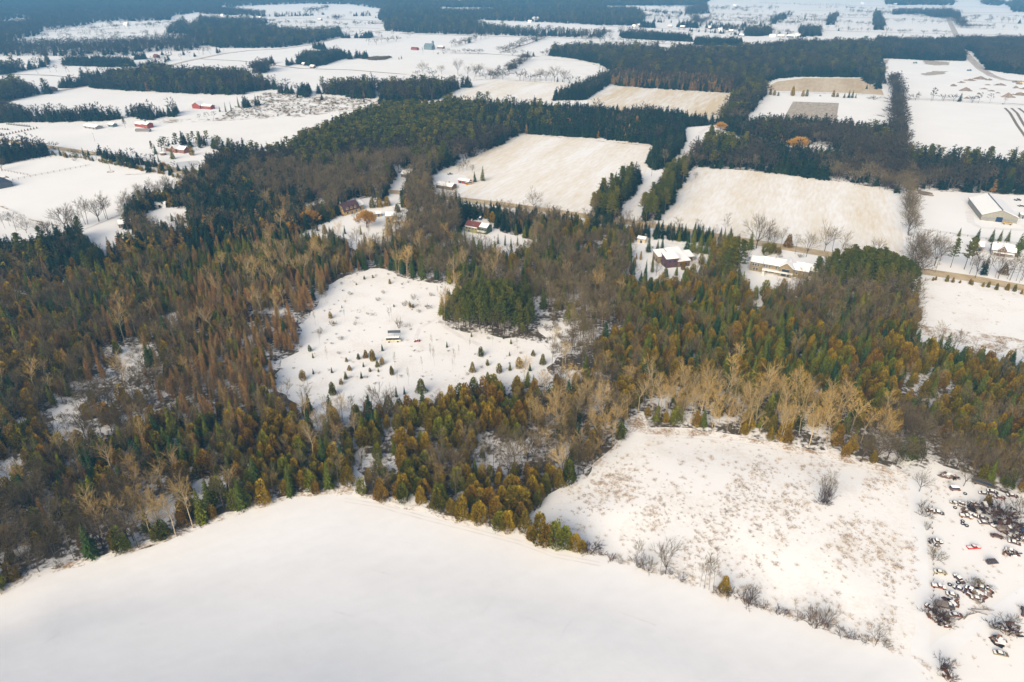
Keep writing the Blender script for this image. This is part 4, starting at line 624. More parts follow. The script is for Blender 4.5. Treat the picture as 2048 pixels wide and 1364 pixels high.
for r in [([(1835, 570), (1828, 500), (1818, 440)], 6, 2.5, (0, 0, 0, 0, 0, 6, 2, 1), 1.15), ([(1818, 440), (1812, 400), (1806, 345)], 3.5, 2.2, (0, 0, 0, 0, 0, 3, 6, 0), 1.1), ([(1806, 345), (1800, 290), (1796, 240), (1792, 200), (1786, 165)], 2.2, 3, (0, .6, 0, 0, 0, 2, 8, 0), 1.05),
          ([(1756, 180), (1755, 150), (1753, 118)], 4, 5, MIXD, .9), ([(1757, 60), (1756, 45), (1755, 30)], 7, 7, MIXD, 1.0), ([(1656, 50), (1668, 35), (1672, 31)], 8, 8, MIXD, .9), ([(1905, 36), (1915, 45), (1922, 56)], 10, 9, DEC, .9), ([(1545, 48), (1555, 40), (1568, 32), (1580, 29)], 10, 9, MIXD, .9), ([(1400, 50), (1408, 44), (1420, 40)], 14, 4, DEC, .8),
          ([(800, 68), (900, 70), (1200, 77)], 22, 3, BR, .7, .5), ([(830, 152), (900, 155), (985, 158)], 16, 2, BR, 1.0, .25), ([(985, 158), (1020, 142), (1055, 119)], 7, 3, BR, 1.0), ([(1060, 112), (1000, 110), (880, 106)], 16, 2, BR, .8, .35), ([(1000, 108), (1040, 94), (1090, 76)], 15, 3, BR, .9, .2), ([(1060, 114), (1110, 110)], 8, 5, DEC, .9),
          ([(1010, 159), (1100, 164)], 10, 2, BR, 1.0, .1), ([(1100, 164), (1230, 172)], 26, 3, BR, .9, .2), ([(1200, 85), (1400, 90)], 26, 2, BR, .8), ([(1200, 70), (1240, 72)], 8, 14, DEC, .9), ([(900, 95), (940, 85), (980, 75)], 28, 3, BR, .9), ([(740, 90), (790, 82), (830, 70)], 30, 5, BR, .9), ([(750, 70), (800, 75)], 40, 10, BR, .8),
          ([(90, 66), (160, 62), (240, 58), (330, 53)], 18, 8, DEC, .9, .1), ([(75, 80), (200, 72), (330, 72)], 22, 12, DEC, .9, .3), ([(120, 88), (230, 80), (330, 76)], 14, 14, DEC, .9, .2), ([(200, 52), (300, 50), (380, 50)], 20, 12, DEC, .9, .3), ([(60, 148), (150, 143), (200, 148), (255, 150)], 12, 9, DEC, .85, .3), ([(195, 150), (260, 148)], 7, 10, DEC, .8, .1), ([(305, 112), (380, 108)], 14, 14, MIXD, .85, .3), ([(320, 126), (400, 112), (450, 100)], 10, 10, DEC, .85, .2), ([(310, 130), (345, 120)], 8, 8, DEC, .8),
          ([(540, 34), (600, 32), (640, 30)], 10, 14, MIXD, .9, .1), ([(610, 24), (660, 18)], 12, 8, DEC, 1), ([(520, 45), (600, 50), (680, 52), (760, 50)], 16, 16, DEC, .8, .3), ([(660, 40), (690, 38)], 9, 12, DEC, 1), ([(705, 32), (740, 32)], 9, 9, MIXD, .9), ([(760, 36), (800, 32)], 10, 14, MIXD, .9), ([(555, 62), (650, 60), (700, 66)], 14, 10, DEC, .7, .3), ([(740, 48), (775, 47)], 7, 6, (0, 1, 0, 0, 0, 0, 0, 4), 1),
          ([(1210, 32), (1290, 36), (1350, 38)], 9, 22, DEC, .9, .2), ([(1200, 24), (1300, 27), (1400, 33)], 16, 8, DEC, .9, .2), ([(1400, 43), (1500, 48), (1600, 50)], 22, 16, DEC, .9, .2), ([(1250, 60), (1400, 66), (1500, 72)], 34, 4, DEC, .9, .3), ([(1360, 52), (1440, 58), (1480, 64)], 9, 20, MIXD, .9, .1), ([(1390, 38), (1395, 48)], 8, 6, DEC, .9), ([(1600, 45), (1640, 47), (1740, 52)], 16, 6, DEC, .9, .2), ([(1240, 66), (1290, 70)], 8, 8, DEC, 1, .1), ([(1150, 82), (1240, 84)], 20, 3, DEC, .9, .2), ([(1320, 16), (1420, 19), (1560, 20)], 20, 8, DEC, 1, .1), ([(1420, 34), (1520, 37), (1640, 39)], 24, 5, DEC, .9, .2), ([(1640, 19), (1760, 21), (1920, 23)], 22, 5, DEC, .9, .3), ([(1760, 44), (1900, 49)], 16, 4, DEC, .8, .3), ([(1940, 36), (2048, 40)], 20, 5, DEC, .9, .3), ([(1480, 52), (1540, 54)], 10, 10, MIXD, .9), ([(1610, 58), (1660, 60), (1740, 66)], 20, 4, DEC, .8, .3), ([(1310, 44), (1400, 47)], 12, 14, MIXD, .8, .2), ([(1210, 44), (1290, 47)], 10, 14, MIXD, .9, .1), ([(1760, 66), (1900, 69)], 24, 3, DEC, .8, .4), ([(1370, 62), (1480, 70)], 12, 6, MIXD, .8, .3), ([(1350, 36), (1500, 41), (1640, 47)], 18, 10, BR, .9, .25), ([(1290, 22), (1370, 30), (1420, 26)], 14, 16, MIXD, .8, .2), ([(1420, 18), (1500, 24), (1560, 30)], 22, 18, DEC, .7, .3), ([(1420, 48), (1480, 60)], 9, 18, MIXD, .7), ([(1440, 55), (1490, 62)], 9, 9, MIXD, .8), ([(1540, 66), (1580, 70)], 8, 9, DEC, .8), ([(1530, 46), (1590, 52)], 20, 10, BR, .8),
          ([(1600, 33), (1740, 34)], 26, 4, BR, .7), ([(1700, 26), (1780, 28), (1910, 42)], 12, 4, DEC, .8), ([(1920, 42), (2048, 47)], 22, 8, BR, .9, .2), ([(1925, 54), (2048, 62)], 20, 10, BR, .8, .3), ([(1920, 55), (1960, 57)], 9, 6, DEC, .8), ([(1600, 9), (1700, 9)], 17, 1, (0, 1, 0, 0, 0, 0, 0, 0), .35), ([(1520, 6), (1600, 8)], 17, 1, (0, 1, 0, 0, 0, 0, 0, 0), .35),
          ([(1815, 200), (1900, 203)], 9, 2.5, (0, 0, 0, 0, 0, 5, 4, 1), 1.0, .1), ([(1900, 203), (2048, 211), (2150, 218)], 9, 3, (0, .2, 0, 0, 0, 2, 3, 5), .8, .1), ([(1770, 168), (1778, 170)], 6, 4, BR, .9), ([(25, 228), (60, 226)], 14, 5, BR, .7), ([(415, 246), (470, 228)], 9, 5, (0, 0, 0, 0, 0, 0, 2, 5), .6), ([(430, 240), (520, 200)], 20, 8, (0, 0, 0, 0, 0, 0, 2, 3), .5),
          ([(560, 187), (650, 199), (760, 203)], 12, 6, (0, 1, 0, 0, 0, 0, 2, 3), .6), ([(330, 305), (350, 292), (385, 287), (420, 293), (460, 303), (500, 310), (545, 316)], 4.2, 3.2, (0, .5, 0, 8, 0, 0, .6, 0), .74), ([(390, 292), (440, 298), (500, 312)], 6, 5, (0, .5, 0, 6, 0, 0, 3, 0), .72), ([(455, 318), (500, 330)], 7, 6, (0, 3, 0, 2, 0, 0, 3, 0), .85),
          ([(100, 309), (160, 317), (215, 326), (300, 343), (345, 352), (392, 362)], 2.3, 1.3, (6, 1, 0, 0, 0, 0, .6, 1), .42), ([(190, 311), (240, 319), (315, 336)], 2.6, 2.5, (1, 8, 0, 0, 0, 0, 1.5, 1), .75), ([(345, 342), (400, 348), (440, 352)], 5, 2.5, (2, 5, 0, 0, 0, 0, 2, 0), .6), ([(65, 292), (115, 300)], 5, 2, (0, 0, 0, 0, 0, 1, 2, 5), .6), ([(195, 318), (250, 325)], 5, 2, SPR, .62), ([(240, 330), (315, 345)], 5, 2.6, SPR, .85), ([(440, 345), (475, 340)], 6, 5, SPR, .8), ([(345, 345), (410, 350)], 9, 3, (2, 5, 0, 0, 0, 0, 2, 0), .6),
          ([(132, 460), (170, 450), (235, 434)], 3.6, 1.8, (0, 0, 0, 0, 0, 2, 8, 0), 1.2), ([(240, 430), (300, 403), (345, 388)], 3.6, 3, (0, .4, 0, 0, 0, 2, 7, 0), 1.05), ([(-20, 440), (60, 462)], 6, 4, (0, 0, 0, 0, 0, 6, 3, 2), .8), ([(60, 465), (140, 470)], 7, 4, BR, .8),
          ([(1290, 474), (1400, 487), (1480, 497)], 1.7, 1.8, (0, 9, 0, 0, 0, 0, .6, 0), .86), ([(1290, 466), (1400, 480), (1480, 490)], 1.8, 1.8, (0, 9, 0, 0, 0, 0, 1, 0), .8), ([(925, 432), (1060, 448), (1185, 460), (1290, 472)], 2.4, 1.8, (0, 8, 0, 0, 0, .3, 1.5, 0), .8), ([(925, 426), (1060, 441), (1185, 452), (1290, 465)], 3, 1.8, (0, 8, 0, 0, 0, .3, 1.5, 0), .8), ([(1570, 494), (1640, 502), (1740, 515), (1830, 535)], 14, 4, (0, 0, 0, 0, 0, 5, 3, 1), 1.0), ([(1490, 490), (1560, 497)], 6, 4, (3, 2, 0, 0, 0, 1, 1, 1), .8),
          ([(1935, 548), (2048, 566), (2150, 580)], 4.5, 3, (0, .2, 0, 0, 0, 2, 5, 1), .95), ([(1870, 530), (1890, 525)], 5, 4, BR, 1.0), ([(1870, 560), (1950, 572), (2060, 590), (2150, 600)], 2.6, 1.5, (8, 0, 0, 0, 0, 0, 0, 1), .42)]:
    row(*r)
# ------------------------------------------------------------------ individual trees (the 300 of each kind that show largest) + one stuff object per kind
ZONES = [((0, 380, 560, 830), [(70, 'at the left end'), ]), ]
PLACE = [(60, 1090, 'at the lower left corner of the woods'), (230, 1060, 'left of the fallen logs'), (420, 1000, 'by the fallen logs'), (560, 950, 'above the crest of the smooth field'), (690, 950, 'beside the gap onto the smooth field'),
         (830, 970, 'on the edge right of the gap'), (980, 990, 'in the wedge where both near fields meet'), (1130, 920, 'left of the weedy field bay'), (1270, 840, 'by the small bay of the weedy field'), (1440, 830, 'in the pale stand above the weedy field'), (1620, 860, 'above the middle of the weedy field'), (1780, 900, 'at the weedy field right corner'), (1950, 930, 'behind the wreck yard'),
         (120, 960, 'in the lower left woods'), (300, 900, 'right of the bright snowy gap'), (130, 820, 'around the bright snowy gap'), (60, 680, 'in the far left woods'), (250, 680, 'left of the small round glade'), (400, 700, 'between the small glade and the clearing'), (540, 690, 'just left of the clearing'), (470, 850, 'below left of the clearing'), (640, 800, 'on the lower left clearing rim'), (820, 810, 'along the lower rim of the clearing'), (960, 830, 'below the right part of the clearing'),
         (900, 890, 'in the bare hollow below the clearing'), (1060, 880, 'in the hollow near the weedy bay'), (1110, 720, 'at the right rim of the clearing'), (1180, 640, 'in the tall stand beyond the grove'), (970, 640, 'in the round pine grove'), (1250, 730, 'right of the tall bare stand'), (1400, 690, 'right above the pale aspen stand'), (1560, 700, 'below the long beige house'), (1700, 700, 'below the dark pine grove'), (1860, 760, 'below the pasture at the right'), (2000, 780, 'at the far right below the pasture'),
         (1740, 570, 'in the dark right hand pine grove'), (1450, 560, 'between the two big houses'), (1280, 590, 'below the flat roofed house'), (1100, 530, 'above the tall bare stand'), (960, 530, 'behind the parked blue car'), (830, 540, 'along the upper rim of the clearing'), (680, 540, 'above the upper left clearing corner'), (560, 570, 'above left of the clearing'), (420, 560, 'amid the upper left woods'), (250, 560, 'in the upper left woods'), (90, 540, 'near the dark left clump'),
         (120, 460, 'in the clump below the left field'), (400, 430, 'right of the white shed'), (560, 430, 'left of the purple roofed house'), (740, 440, 'by the yellow house'), (880, 440, 'left of the red roofed house'), (1060, 450, 'right of the red roofed house'), (1250, 460, 'at the foot of the snowy lane'), (1380, 470, 'behind the flat roofed house'), (1540, 490, 'behind the long beige house'), (1700, 500, 'behind the dark right pine grove'), (1960, 530, 'in front of the gabled house'), (1960, 570, 'in the hedge above the pasture'), (1830, 450, 'in the line left of the barn'),
         (650, 340, 'behind the purple roofed house'), (480, 350, 'in the woods beside the brick house'), (430, 300, 'in the pine arc'), (820, 260, 'on the dark pine hill'), (1100, 250, 'behind the large stubble field'), (1320, 320, 'beside the upper snowy lane'), (1230, 400, 'left of the snowy lane'), (1330, 400, 'right of the snowy lane'), (1600, 280, 'in the plantation with the willow'), (1700, 350, 'along the top of the middle stubble field'), (1950, 340, 'in the woods behind the barn'), (180, 440, 'in the row below the left field'), (280, 330, 'beside the gravel road at the left'), (800, 180, 'in the far woods past the marsh'), (200, 230, 'in the conifer band behind the sheds'), (1400, 130, 'in the far blue woods'), (300, 130, 'near the far country road'), (1850, 200, 'in the row before the heaps')]
PA = np.array([q[:2] for q in PLACE], float)
ADJ = dict(fir=('short darkened conifer', 'darkened far conifer', 'tall darkened conifer'), cedar=('low olive cedar', 'bushy brown cedar', 'tall rounded cedar'), spruce=('small dark spruce', 'pointed dark spruce', 'tall pointed spruce'), larch=('short rusty larch', 'rusty brown leafless larch', 'tall rusty larch'), pine=('lower green pine', 'broad green pine', 'tall broad pine'),
           aspen=('shorter pale aspen', 'pale trunked bare aspen', 'tall pale bare aspen'), bare=('small leafless spreading tree', 'leafless spreading tree', 'tall leafless spreading tree'), pole=('short thin leafless tree', 'thin grey leafless tree', 'tall thin leafless tree'), shrub=('knee high twiggy shrub', 'bare twiggy shrub', 'tall twiggy shrub'))
def finish_woods():
    POOL['fir'] = [q for q in POOL['spruce'] if math.hypot(q[0], q[1]) > 455] + [q for i, q in enumerate(POOL['pine']) if math.hypot(q[0], q[1]) > 520 and i % 2]; POOL['pine'] = [q for i, q in enumerate(POOL['pine']) if not (math.hypot(q[0], q[1]) > 520 and i % 2)]; POOL['spruce'] = [q for q in POOL['spruce'] if math.hypot(q[0], q[1]) <= 455]  # distant spruces and every other far pine switch to the darkened needle colour
    for kind in KS + ['fir']:
        a = np.array(POOL[kind]); nm = KIND[kind][0]
        if not len(a): continue
        x, y, h = a.T; qx, qy = PX(x, y); tx, ty = PX(x, y, h * .75); d = np.sqrt(x * x + y * y + HC * HC)
        inview = (tx > 4) & (tx < 2044) & (ty > 4) & (ty < 1360); score = np.where(inview, h / d, 0)
        # a tree that stands low behind taller neighbours shows little: prefer the rest
        near = np.argsort(-score); cap = max(0, 296 - COUNT.get(nm, 0)) if kind != 'shrub' else max(0, 180 - COUNT.get(nm, 0)); pick = near[:cap]; pick = pick[score[pick] > 0]
        m = h[pick].mean() if len(pick) else 1; labels = {}
        cells = {}
        for i in sorted(pick, key=lambda q: tx[q]):
            k = int(((PA - [tx[i], (ty[i] + qy[i]) / 2]) ** 2 * [1, 2.2]).sum(1).argmin()); sz = 0 if h[i] < m * .88 else 2 if h[i] > m * 1.12 else 1
            cells.setdefault((sz, k), []).append(i)
        for (sz, k), ii in cells.items():
          for n_i, i in enumerate(ii):
            plant(kind, x[i], y[i], h[i], ADJ[kind][sz] + ' ' + PLACE[k][2] + (', ' + nth(n_i) + ' from left' if len(ii) > 1 and n_i < 99 else ''), KIND[kind][0].replace('_', ' ') + 's ' + PLACE[k][2], parts=d[i] < 330, wide=random.uniform(.9, 1.12))
        rest = np.ones(len(a), bool); rest[pick] = False
        rest &= (qx > -400) & (qx < 2450); x, y, h, d = x[rest], y[rest], h[rest], d[rest]
        hv = NV[kind]; far = d > (500 if kind in ('cedar', 'spruce', 'fir', 'larch', 'pine') else 680); idx = np.where(far, hv + RNG.integers(0, 2, len(x)), RNG.integers(0, hv, len(x)))
        src = [source(kind, v, 0) for v in range(hv)] + [source(kind, v, 1) for v in range(2)]
        s_ = h / BASEH[kind]; wd = s_ * RNG.uniform(.9, 1.15, len(x)) * np.where(d > 1300, 1.8, np.where(far, 1.4, 1.0)) * (1.25 if kind in ('bare', 'pole') else 1.0)
        scatter(nm.split('_')[0] + '_woods' if kind != 'shrub' else 'undergrowth', np.stack([x, y, np.zeros(len(x))], 1), np.stack([wd, wd, s_], 1), idx, src,
                {'fir': 'distant spruces and pines massed in far woods, needles darkened', 'cedar': 'crowded brown and olive cedars filling the woods', 'spruce': 'dark spruces massed in woods and plantations', 'larch': 'rusty larches massed beside the clearing', 'pine': 'green pines massed on the hill and in groves', 'aspen': 'pale bare aspens crowded in the woods', 'bare': 'leafless broad trees of woods and hedgerows', 'pole': 'grey leafless thickets of slender trees', 'shrub': 'bare brushy undergrowth in and around the woods'}[kind])
        print(nm, len(a), 'picked', len(pick))
# ------------------------------------------------------------------ hand placed plants: (kind, px, py, height, width factor)
ORD = ['first', 'second', 'third', 'fourth', 'fifth', 'sixth', 'seventh', 'eighth', 'ninth', 'tenth', 'eleventh', 'twelfth', 'thirteenth', 'fourteenth', 'fifteenth', 'sixteenth', 'seventeenth', 'eighteenth', 'nineteenth', 'twentieth']
def nth(i):
    if i < 20: return ORD[i]
    t_, u_ = divmod(i + 1, 10); tens = ['', '', 'twent', 'thirt', 'fort', 'fift', 'sixt', 'sevent', 'eight', 'ninet'][min(t_, 9)]
    return tens + 'ieth' if u_ == 0 else tens + 'y ' + ORD[u_ - 1]
def group(lst, place, grp, names=None):
    names = names or dict(cedar='olive brown cedar', spruce='dark spruce', pine='green pine', shrub='bare twiggy shrub', bramble='dark twiggy bush', pole='thin bare tree', bare='spreading bare tree', aspen='pale bare aspen', willow='golden willow')
    by = {}
    if 'clearing' in place: lst = [(q[0], q[1], q[2], q[3] * (.68 if q[0] in ('cedar', 'spruce') else .9)) + tuple(q[4:]) for q in lst]
    for q in sorted(lst, key=lambda q: q[1]): by.setdefault(q[0], []).append(q)
    for k, qs in by.items():
        for i, q in enumerate(qs):
            x, y = P(q[1], q[2]); lab = f"{names[k]} {place}" + (f", {nth(i)} from the left" if len(qs) > 1 else '')
            plant(k, x, y, q[3], lab, grp, parts=math.hypot(x, y) < 420, wide=q[4] if len(q) > 4 else 1.0)
group([('cedar', 661, 637, 6.5, .9), ('spruce', 684, 616, 3, .9), ('cedar', 780, 568, 5, .9), ('cedar', 729, 559, 3.8), ('cedar', 713, 570, 2.5), ('cedar', 746, 556, 3.2), ('cedar', 788, 614, 2.6), ('cedar', 820, 614, 5), ('cedar', 826, 616, 3.8), ('spruce', 894, 695, 5.5, .9), ('cedar', 962, 713, 8, 1.05), ('spruce', 1022, 688, 4.8, 1.1), ('spruce', 1007, 678, 4.5),
       ('spruce', 1019, 712, 4), ('cedar', 975, 731, 5), ('spruce', 943, 674, 4.5), ('cedar', 732, 716, 6.5, 1.1), ('cedar', 746, 722, 9.5, 1.0), ('cedar', 765, 729, 6, 1.1), ('cedar', 755, 734, 5, 1.2), ('spruce', 765, 702, 6), ('cedar', 717, 719, 5), ('cedar', 693, 724, 3.8, 1.1), ('cedar', 699, 741, 4.2, 1.2), ('spruce', 727, 734, 4.5), ('cedar', 740, 744, 3.5), ('spruce', 757, 744, 3.5), ('cedar', 784, 750, 7.5, .9), ('spruce', 664, 746, 5), ('spruce', 627, 748, 4.5), ('cedar', 692, 759, 5.5), ('cedar', 683, 769, 5), ('spruce', 723, 757, 6), ('cedar', 666, 790, 10), ('spruce', 626, 716, 4.5), ('cedar', 620, 703, 5.5),
       ('cedar', 606, 760, 8), ('cedar', 843, 786, 11), ('spruce', 793, 795, 9, .7), ('spruce', 809, 789, 7, .7), ('cedar', 945, 745, 8.5, .8), ('cedar', 976, 766, 8.5, .8), ('cedar', 998, 746, 8), ('spruce', 1020, 741, 7), ('cedar', 1038, 737, 9.5), ('spruce', 1060, 742, 7), ('cedar', 1085, 730, 9), ('cedar', 1066, 712, 5)], 'standing in the snowy clearing', 'young evergreens dotted over the clearing')
group([('shrub', 756, 602, 2.8), ('shrub', 767, 587, 2.4), ('shrub', 827, 599, 4.4, .7), ('shrub', 862, 592, 2.6), ('shrub', 856, 618, 3.8), ('shrub', 809, 612, 3.8), ('shrub', 798, 656, 7, .6), ('shrub', 667, 652, 4), ('pole', 780, 646, 9, .4), ('pole', 784, 640, 8, .4), ('pole', 865, 699, 8, .4), ('pole', 862, 722, 9, .4), ('pole', 869, 731, 9, .4), ('pole', 910, 732, 9, .4), ('pole', 906, 741, 6, .4), ('pole', 875, 592, 6, .4), ('pole', 818, 772, 9, .4), ('pole', 795, 769, 7, .4), ('pole', 790, 735, 8, .5), ('pole', 918, 713, 6, .4),
       ('pole', 940, 700, 6, .4), ('pole', 985, 690, 6, .4), ('pole', 1035, 700, 7, .4), ('pole', 640, 690, 7, .5), ('pole', 655, 720, 7, .5), ('pole', 845, 740, 7, .4), ('shrub', 838, 625, 2.5), ('shrub', 682, 680, 3), ('shrub', 710, 650, 2.2), ('shrub', 640, 668, 4), ('pole', 632, 650, 8, .5), ('pole', 652, 605, 8, .5), ('shrub', 700, 590, 2.4), ('pole', 690, 640, 6, .4)], 'in the snowy clearing', 'saplings and shrubs of the clearing', dict(shrub='bare twiggy shrub', pole='spindly bare sapling'))
group([('cedar', 1035, 1025, 11.5, 1.45), ('cedar', 998, 1058, 8, 1.15), ('cedar', 1016, 1062, 9, 1.1), ('cedar', 1050, 1064, 9.5, .8), ('cedar', 1062, 1079, 6, 1.2), ('cedar', 1078, 1084, 13, .95), ('cedar', 1092, 1090, 9, 1.1), ('cedar', 1110, 1095, 12, .9), ('cedar', 1130, 1094, 9, 1.1), ('cedar', 1150, 1099, 7, 1.2), ('cedar', 1164, 1103, 5, 1.3), ('bramble', 1179, 1106, 5, 1.1), ('bramble', 1196, 1108, 4.2, 1.1), ('bramble', 1223, 1122, 3.2), ('shrub', 1240, 1127, 2), ('pole', 1272, 1133, 9.5, .8), ('bramble', 1277, 1134, 4), ('shrub', 1293, 1140, 5.5), ('bare', 1331, 1148, 11.5, .85), ('bramble', 1325, 1149, 1.8), ('bramble', 1362, 1163, 2.6),
       ('pole', 1408, 1178, 11, .7), ('pole', 1418, 1180, 11.5, .7), ('pole', 1427, 1181, 10.5, .7), ('pole', 1400, 1174, 9, .6), ('pole', 1280, 1134, 9, .6), ('pole', 1320, 1147, 9, .6), ('bare', 1500, 1208, 7, .7), ('pole', 1624, 1252, 7, .7), ('bramble', 1340, 1150, 2), ('bramble', 1525, 1217, 2.2, 1.3), ('bramble', 1600, 1240, 2.2, 1.3), ('bramble', 1705, 1279, 2.2, 1.3), ('cedar', 1447, 1186, 7, .8), ('bramble', 1456, 1193, 4), ('bramble', 1436, 1187, 3), ('bramble', 1493, 1209, 6), ('bramble', 1507, 1212, 3.2), ('bramble', 1555, 1227, 2.8, 1.2), ('bramble', 1571, 1230, 2.4), ('pole', 1590, 1228, 4.5, .7), ('bramble', 1627, 1253, 6.5), ('bare', 1648, 1257, 7.5, .8), ('bramble', 1656, 1257, 2.2), ('bramble', 1683, 1272, 3.4, 1.2), ('shrub', 1728, 1285, 2.8), ('bare', 1751, 1291, 6.5, .8), ('shrub', 1771, 1294, 2.6)], 'in the hedge between the two near fields', 'hedge between the smooth field and the weedy field')
group([('pole', 1634, 1007, 9, .6), ('pole', 1639, 1011, 10, .6), ('pole', 1645, 1008, 11, .6), ('pole', 1650, 1013, 10.5, .6), ('pole', 1655, 1009, 10, .6), ('pole', 1659, 1014, 8.5, .6), ('bramble', 1643, 1010, 9, .4), ('bramble', 1651, 1012, 8.5, .4), ('bramble', 1640, 1016, 3.2, 1.2), ('bramble', 1652, 1018, 3, 1.2)], 'of the lone clump in the weedy field', 'lone clump of bare trees in the weedy field')
group([('bare', 1838, 983, 8.5, .7), ('bare', 1927, 972, 7.5, .9), ('shrub', 1846, 1031, 5.5), ('shrub', 1853, 1060, 4, .5), ('shrub', 1871, 1118, 4.2, 1.3), ('bramble', 1993, 1046, 7, 1.2), ('bramble', 2004, 1040, 6.5, 1.2), ('bramble', 1985, 1030, 5, 1.2), ('bramble', 2030, 1056, 4.5, 1.4), ('bramble', 2040, 1070, 4, 1.4), ('bramble', 1955, 1022, 3.5, 1.4), ('bramble', 1935, 1020, 3, 1.3), ('shrub', 2044, 1030, 6, 1.2), ('bramble', 2020, 1078, 3.5, 1.4), ('cedar', 1972, 1010, 5, 1.1), ('bramble', 1868, 1240, 6.5, 1.0), ('bramble', 1880, 1245, 5), ('bramble', 1885, 1340, 5.5, .8), ('bramble', 1897, 1362, 4), ('bramble', 2013, 1268, 4.5, 1.4), ('bramble', 1986, 1256, 3, 1.4), ('shrub', 1896, 1250, 3.5), ('shrub', 2025, 1245, 3), ('shrub', 1960, 1175, 2.8, 1.3), ('shrub', 1945, 1170, 2.4, 1.4), ('bare', 1888, 930, 9, .8), ('bare', 1950, 945, 10, .9), ('bare', 1985, 965, 11, .9), ('bare', 2016, 975, 9, .9)], 'among the wrecked cars', 'trees and bushes of the wreck yard')
group([('cedar', 1488, 868, 5, 1.2), ('cedar', 1540, 880, 6), ('cedar', 1575, 886, 7), ('cedar', 1690, 912, 7), ('cedar', 1745, 925, 6)], 'on the upper edge of the weedy field', 'cedars on the upper edge of the weedy field')
group([('spruce', 1917, 473, 7), ('spruce', 1953, 480, 9, 1.1), ('spruce', 1982, 484, 10, 1.1), ('spruce', 1998, 483, 9), ('spruce', 2014, 483, 9), ('spruce', 2030, 513, 17, 1.0), ('spruce', 2042, 500, 14), ('pine', 1928, 539, 21, .9), ('pine', 1901, 535, 19, .8), ('pine', 1940, 530, 17, .7), ('spruce', 1965, 536, 6), ('cedar', 2006, 549, 7, 1.2), ('bare', 1869, 532, 18, .8), ('bare', 1880, 522, 16, .7), ('bare', 1950, 556, 14, .6), ('pole', 1974, 552, 15, .8), ('pole', 1990, 556, 15, .8), ('pole', 2014, 558, 15, .8), ('pole', 2032, 562, 13, .8)], 'around the gabled house at the right', 'trees round the gabled house')
group([('spruce', 1324, 499, 10, .8), ('spruce', 1315, 498, 7, .9), ('cedar', 1281, 520, 6.5, .45), ('cedar', 1273, 519, 4.5, .4), ('spruce', 1296, 505, 14, .7), ('spruce', 1373, 504, 14), ('spruce', 1384, 505, 16), ('spruce', 1398, 506, 15), ('spruce', 1411, 508, 12), ('spruce', 1304, 545, 12, .6), ('spruce', 1290, 556, 13, .6), ('spruce', 1262, 545, 12, .7), ('cedar', 1385, 552, 8, 1.2), ('cedar', 1372, 556, 7, 1.2)], 'beside the flat roofed house', 'trees round the flat roofed house')
group([('pine', 1440, 552, 24, 1.0), ('pine', 1458, 560, 27, 1.05), ('pine', 1474, 555, 24, 1.0), ('pine', 1448, 566, 22, 1.1), ('pine', 1632, 560, 14, 1.1)], 'left of the long beige house', 'big pines between the two large houses')
group([('cedar', 1575, 495, 10, 1.15), ('cedar', 1533, 508, 8, 1.5), ('cedar', 1545, 506, 7, 1.4), ('spruce', 1500, 500, 14, 1.1), ('cedar', 1556, 508, 5, 1.6), ('bare', 1612, 514, 15, .7), ('bare', 1649, 503, 18, .8), ('bare', 1512, 497, 22, .85), ('bare', 1545, 498, 14, .7), ('pole', 1447, 478, 15), ('pole', 1560, 497, 12), ('pole', 1590, 508, 12), ('bare', 1745, 522, 14, .7), ('bare', 1690, 512, 10, .7), ('cedar', 1528, 592, 10, 1.1), ('cedar', 1560, 590, 7, 1.2), ('cedar', 1490, 585, 9, 1.2)], 'around the long beige house', 'trees round the long beige house')
group([('spruce', 965, 362, 14, .9), ('spruce', 950, 364, 10), ('bare', 918, 344, 8, .6), ('bare', 926, 343, 8, .6), ('bare', 934, 341, 9, .6), ('bare', 945, 345, 8, .6), ('pole', 890, 405, 14), ('pole', 900, 408, 13), ('pole', 912, 410, 13), ('spruce', 926, 420, 10, .7)], 'near the farmstead with the yellow bus', 'trees of the farmstead by the large stubble field')
group([('bare', 1068, 420, 15, .9)], 'on the lower edge of the large stubble field', None)
group([('spruce', 1322, 288, 5, 1.2), ('bare', 1391, 358, 6, .8)], 'by the corner of the large stubble fields', None)
for px_, py_, h_, lab in [(734, 455, 12.5, 'round golden willow in front of the yellow house'), (584, 470, 9, 'low orange willow at the left end of the snowy lawn'), (622, 450, 11, 'pale orange willow above the low orange one'), (1595, 304, 15, 'tall orange willow standing in the dark plantation'), (1690, 323, 8, 'low orange willow in the wood right of the tall one'), (328, 340, 7, 'small orange willow beside the gravel road'), (1440, 262, 10, 'orange brown willow at the top of the snowy lane')]:
    x, y = P(px_, py_); plant('willow', x, y, h_, lab, None, parts=True)
group([('pine', 287, 425, 17, .8), ('spruce', 265, 432, 12), ('spruce', 331, 400, 10), ('spruce', 345, 443, 7), ('cedar', 358, 440, 5), ('cedar', 368, 445, 5), ('cedar', 325, 452, 5), ('cedar', 333, 458, 6), ('spruce', 318, 460, 8)], 'around the white shed', 'trees round the white shed')
group([('spruce', 122, 312, 9), ('spruce', 134, 316, 7), ('shrub', 146, 308, 6, 1.4), ('shrub', 154, 310, 5, 1.3), ('spruce', 168, 312, 9, .9), ('spruce', 346, 318, 12, 1.2), ('spruce', 312, 309, 11, 1.1), ('pine', 306, 306, 12, .8), ('cedar', 384, 311, 10), ('spruce', 318, 325, 8, .7), ('bare', 80, 312, 8, .7), ('shrub', 150, 322, 3, 1.3), ('pine', 251, 256, 13, .8), ('bare', 4, 342, 12, 1.0), ('spruce', 452, 225, 14, .5), ('spruce', 463, 223, 13, .5), ('spruce', 478, 216, 16, .6), ('spruce', 440, 224, 8)], 'by the farms on the left', 'trees of the farms on the left')
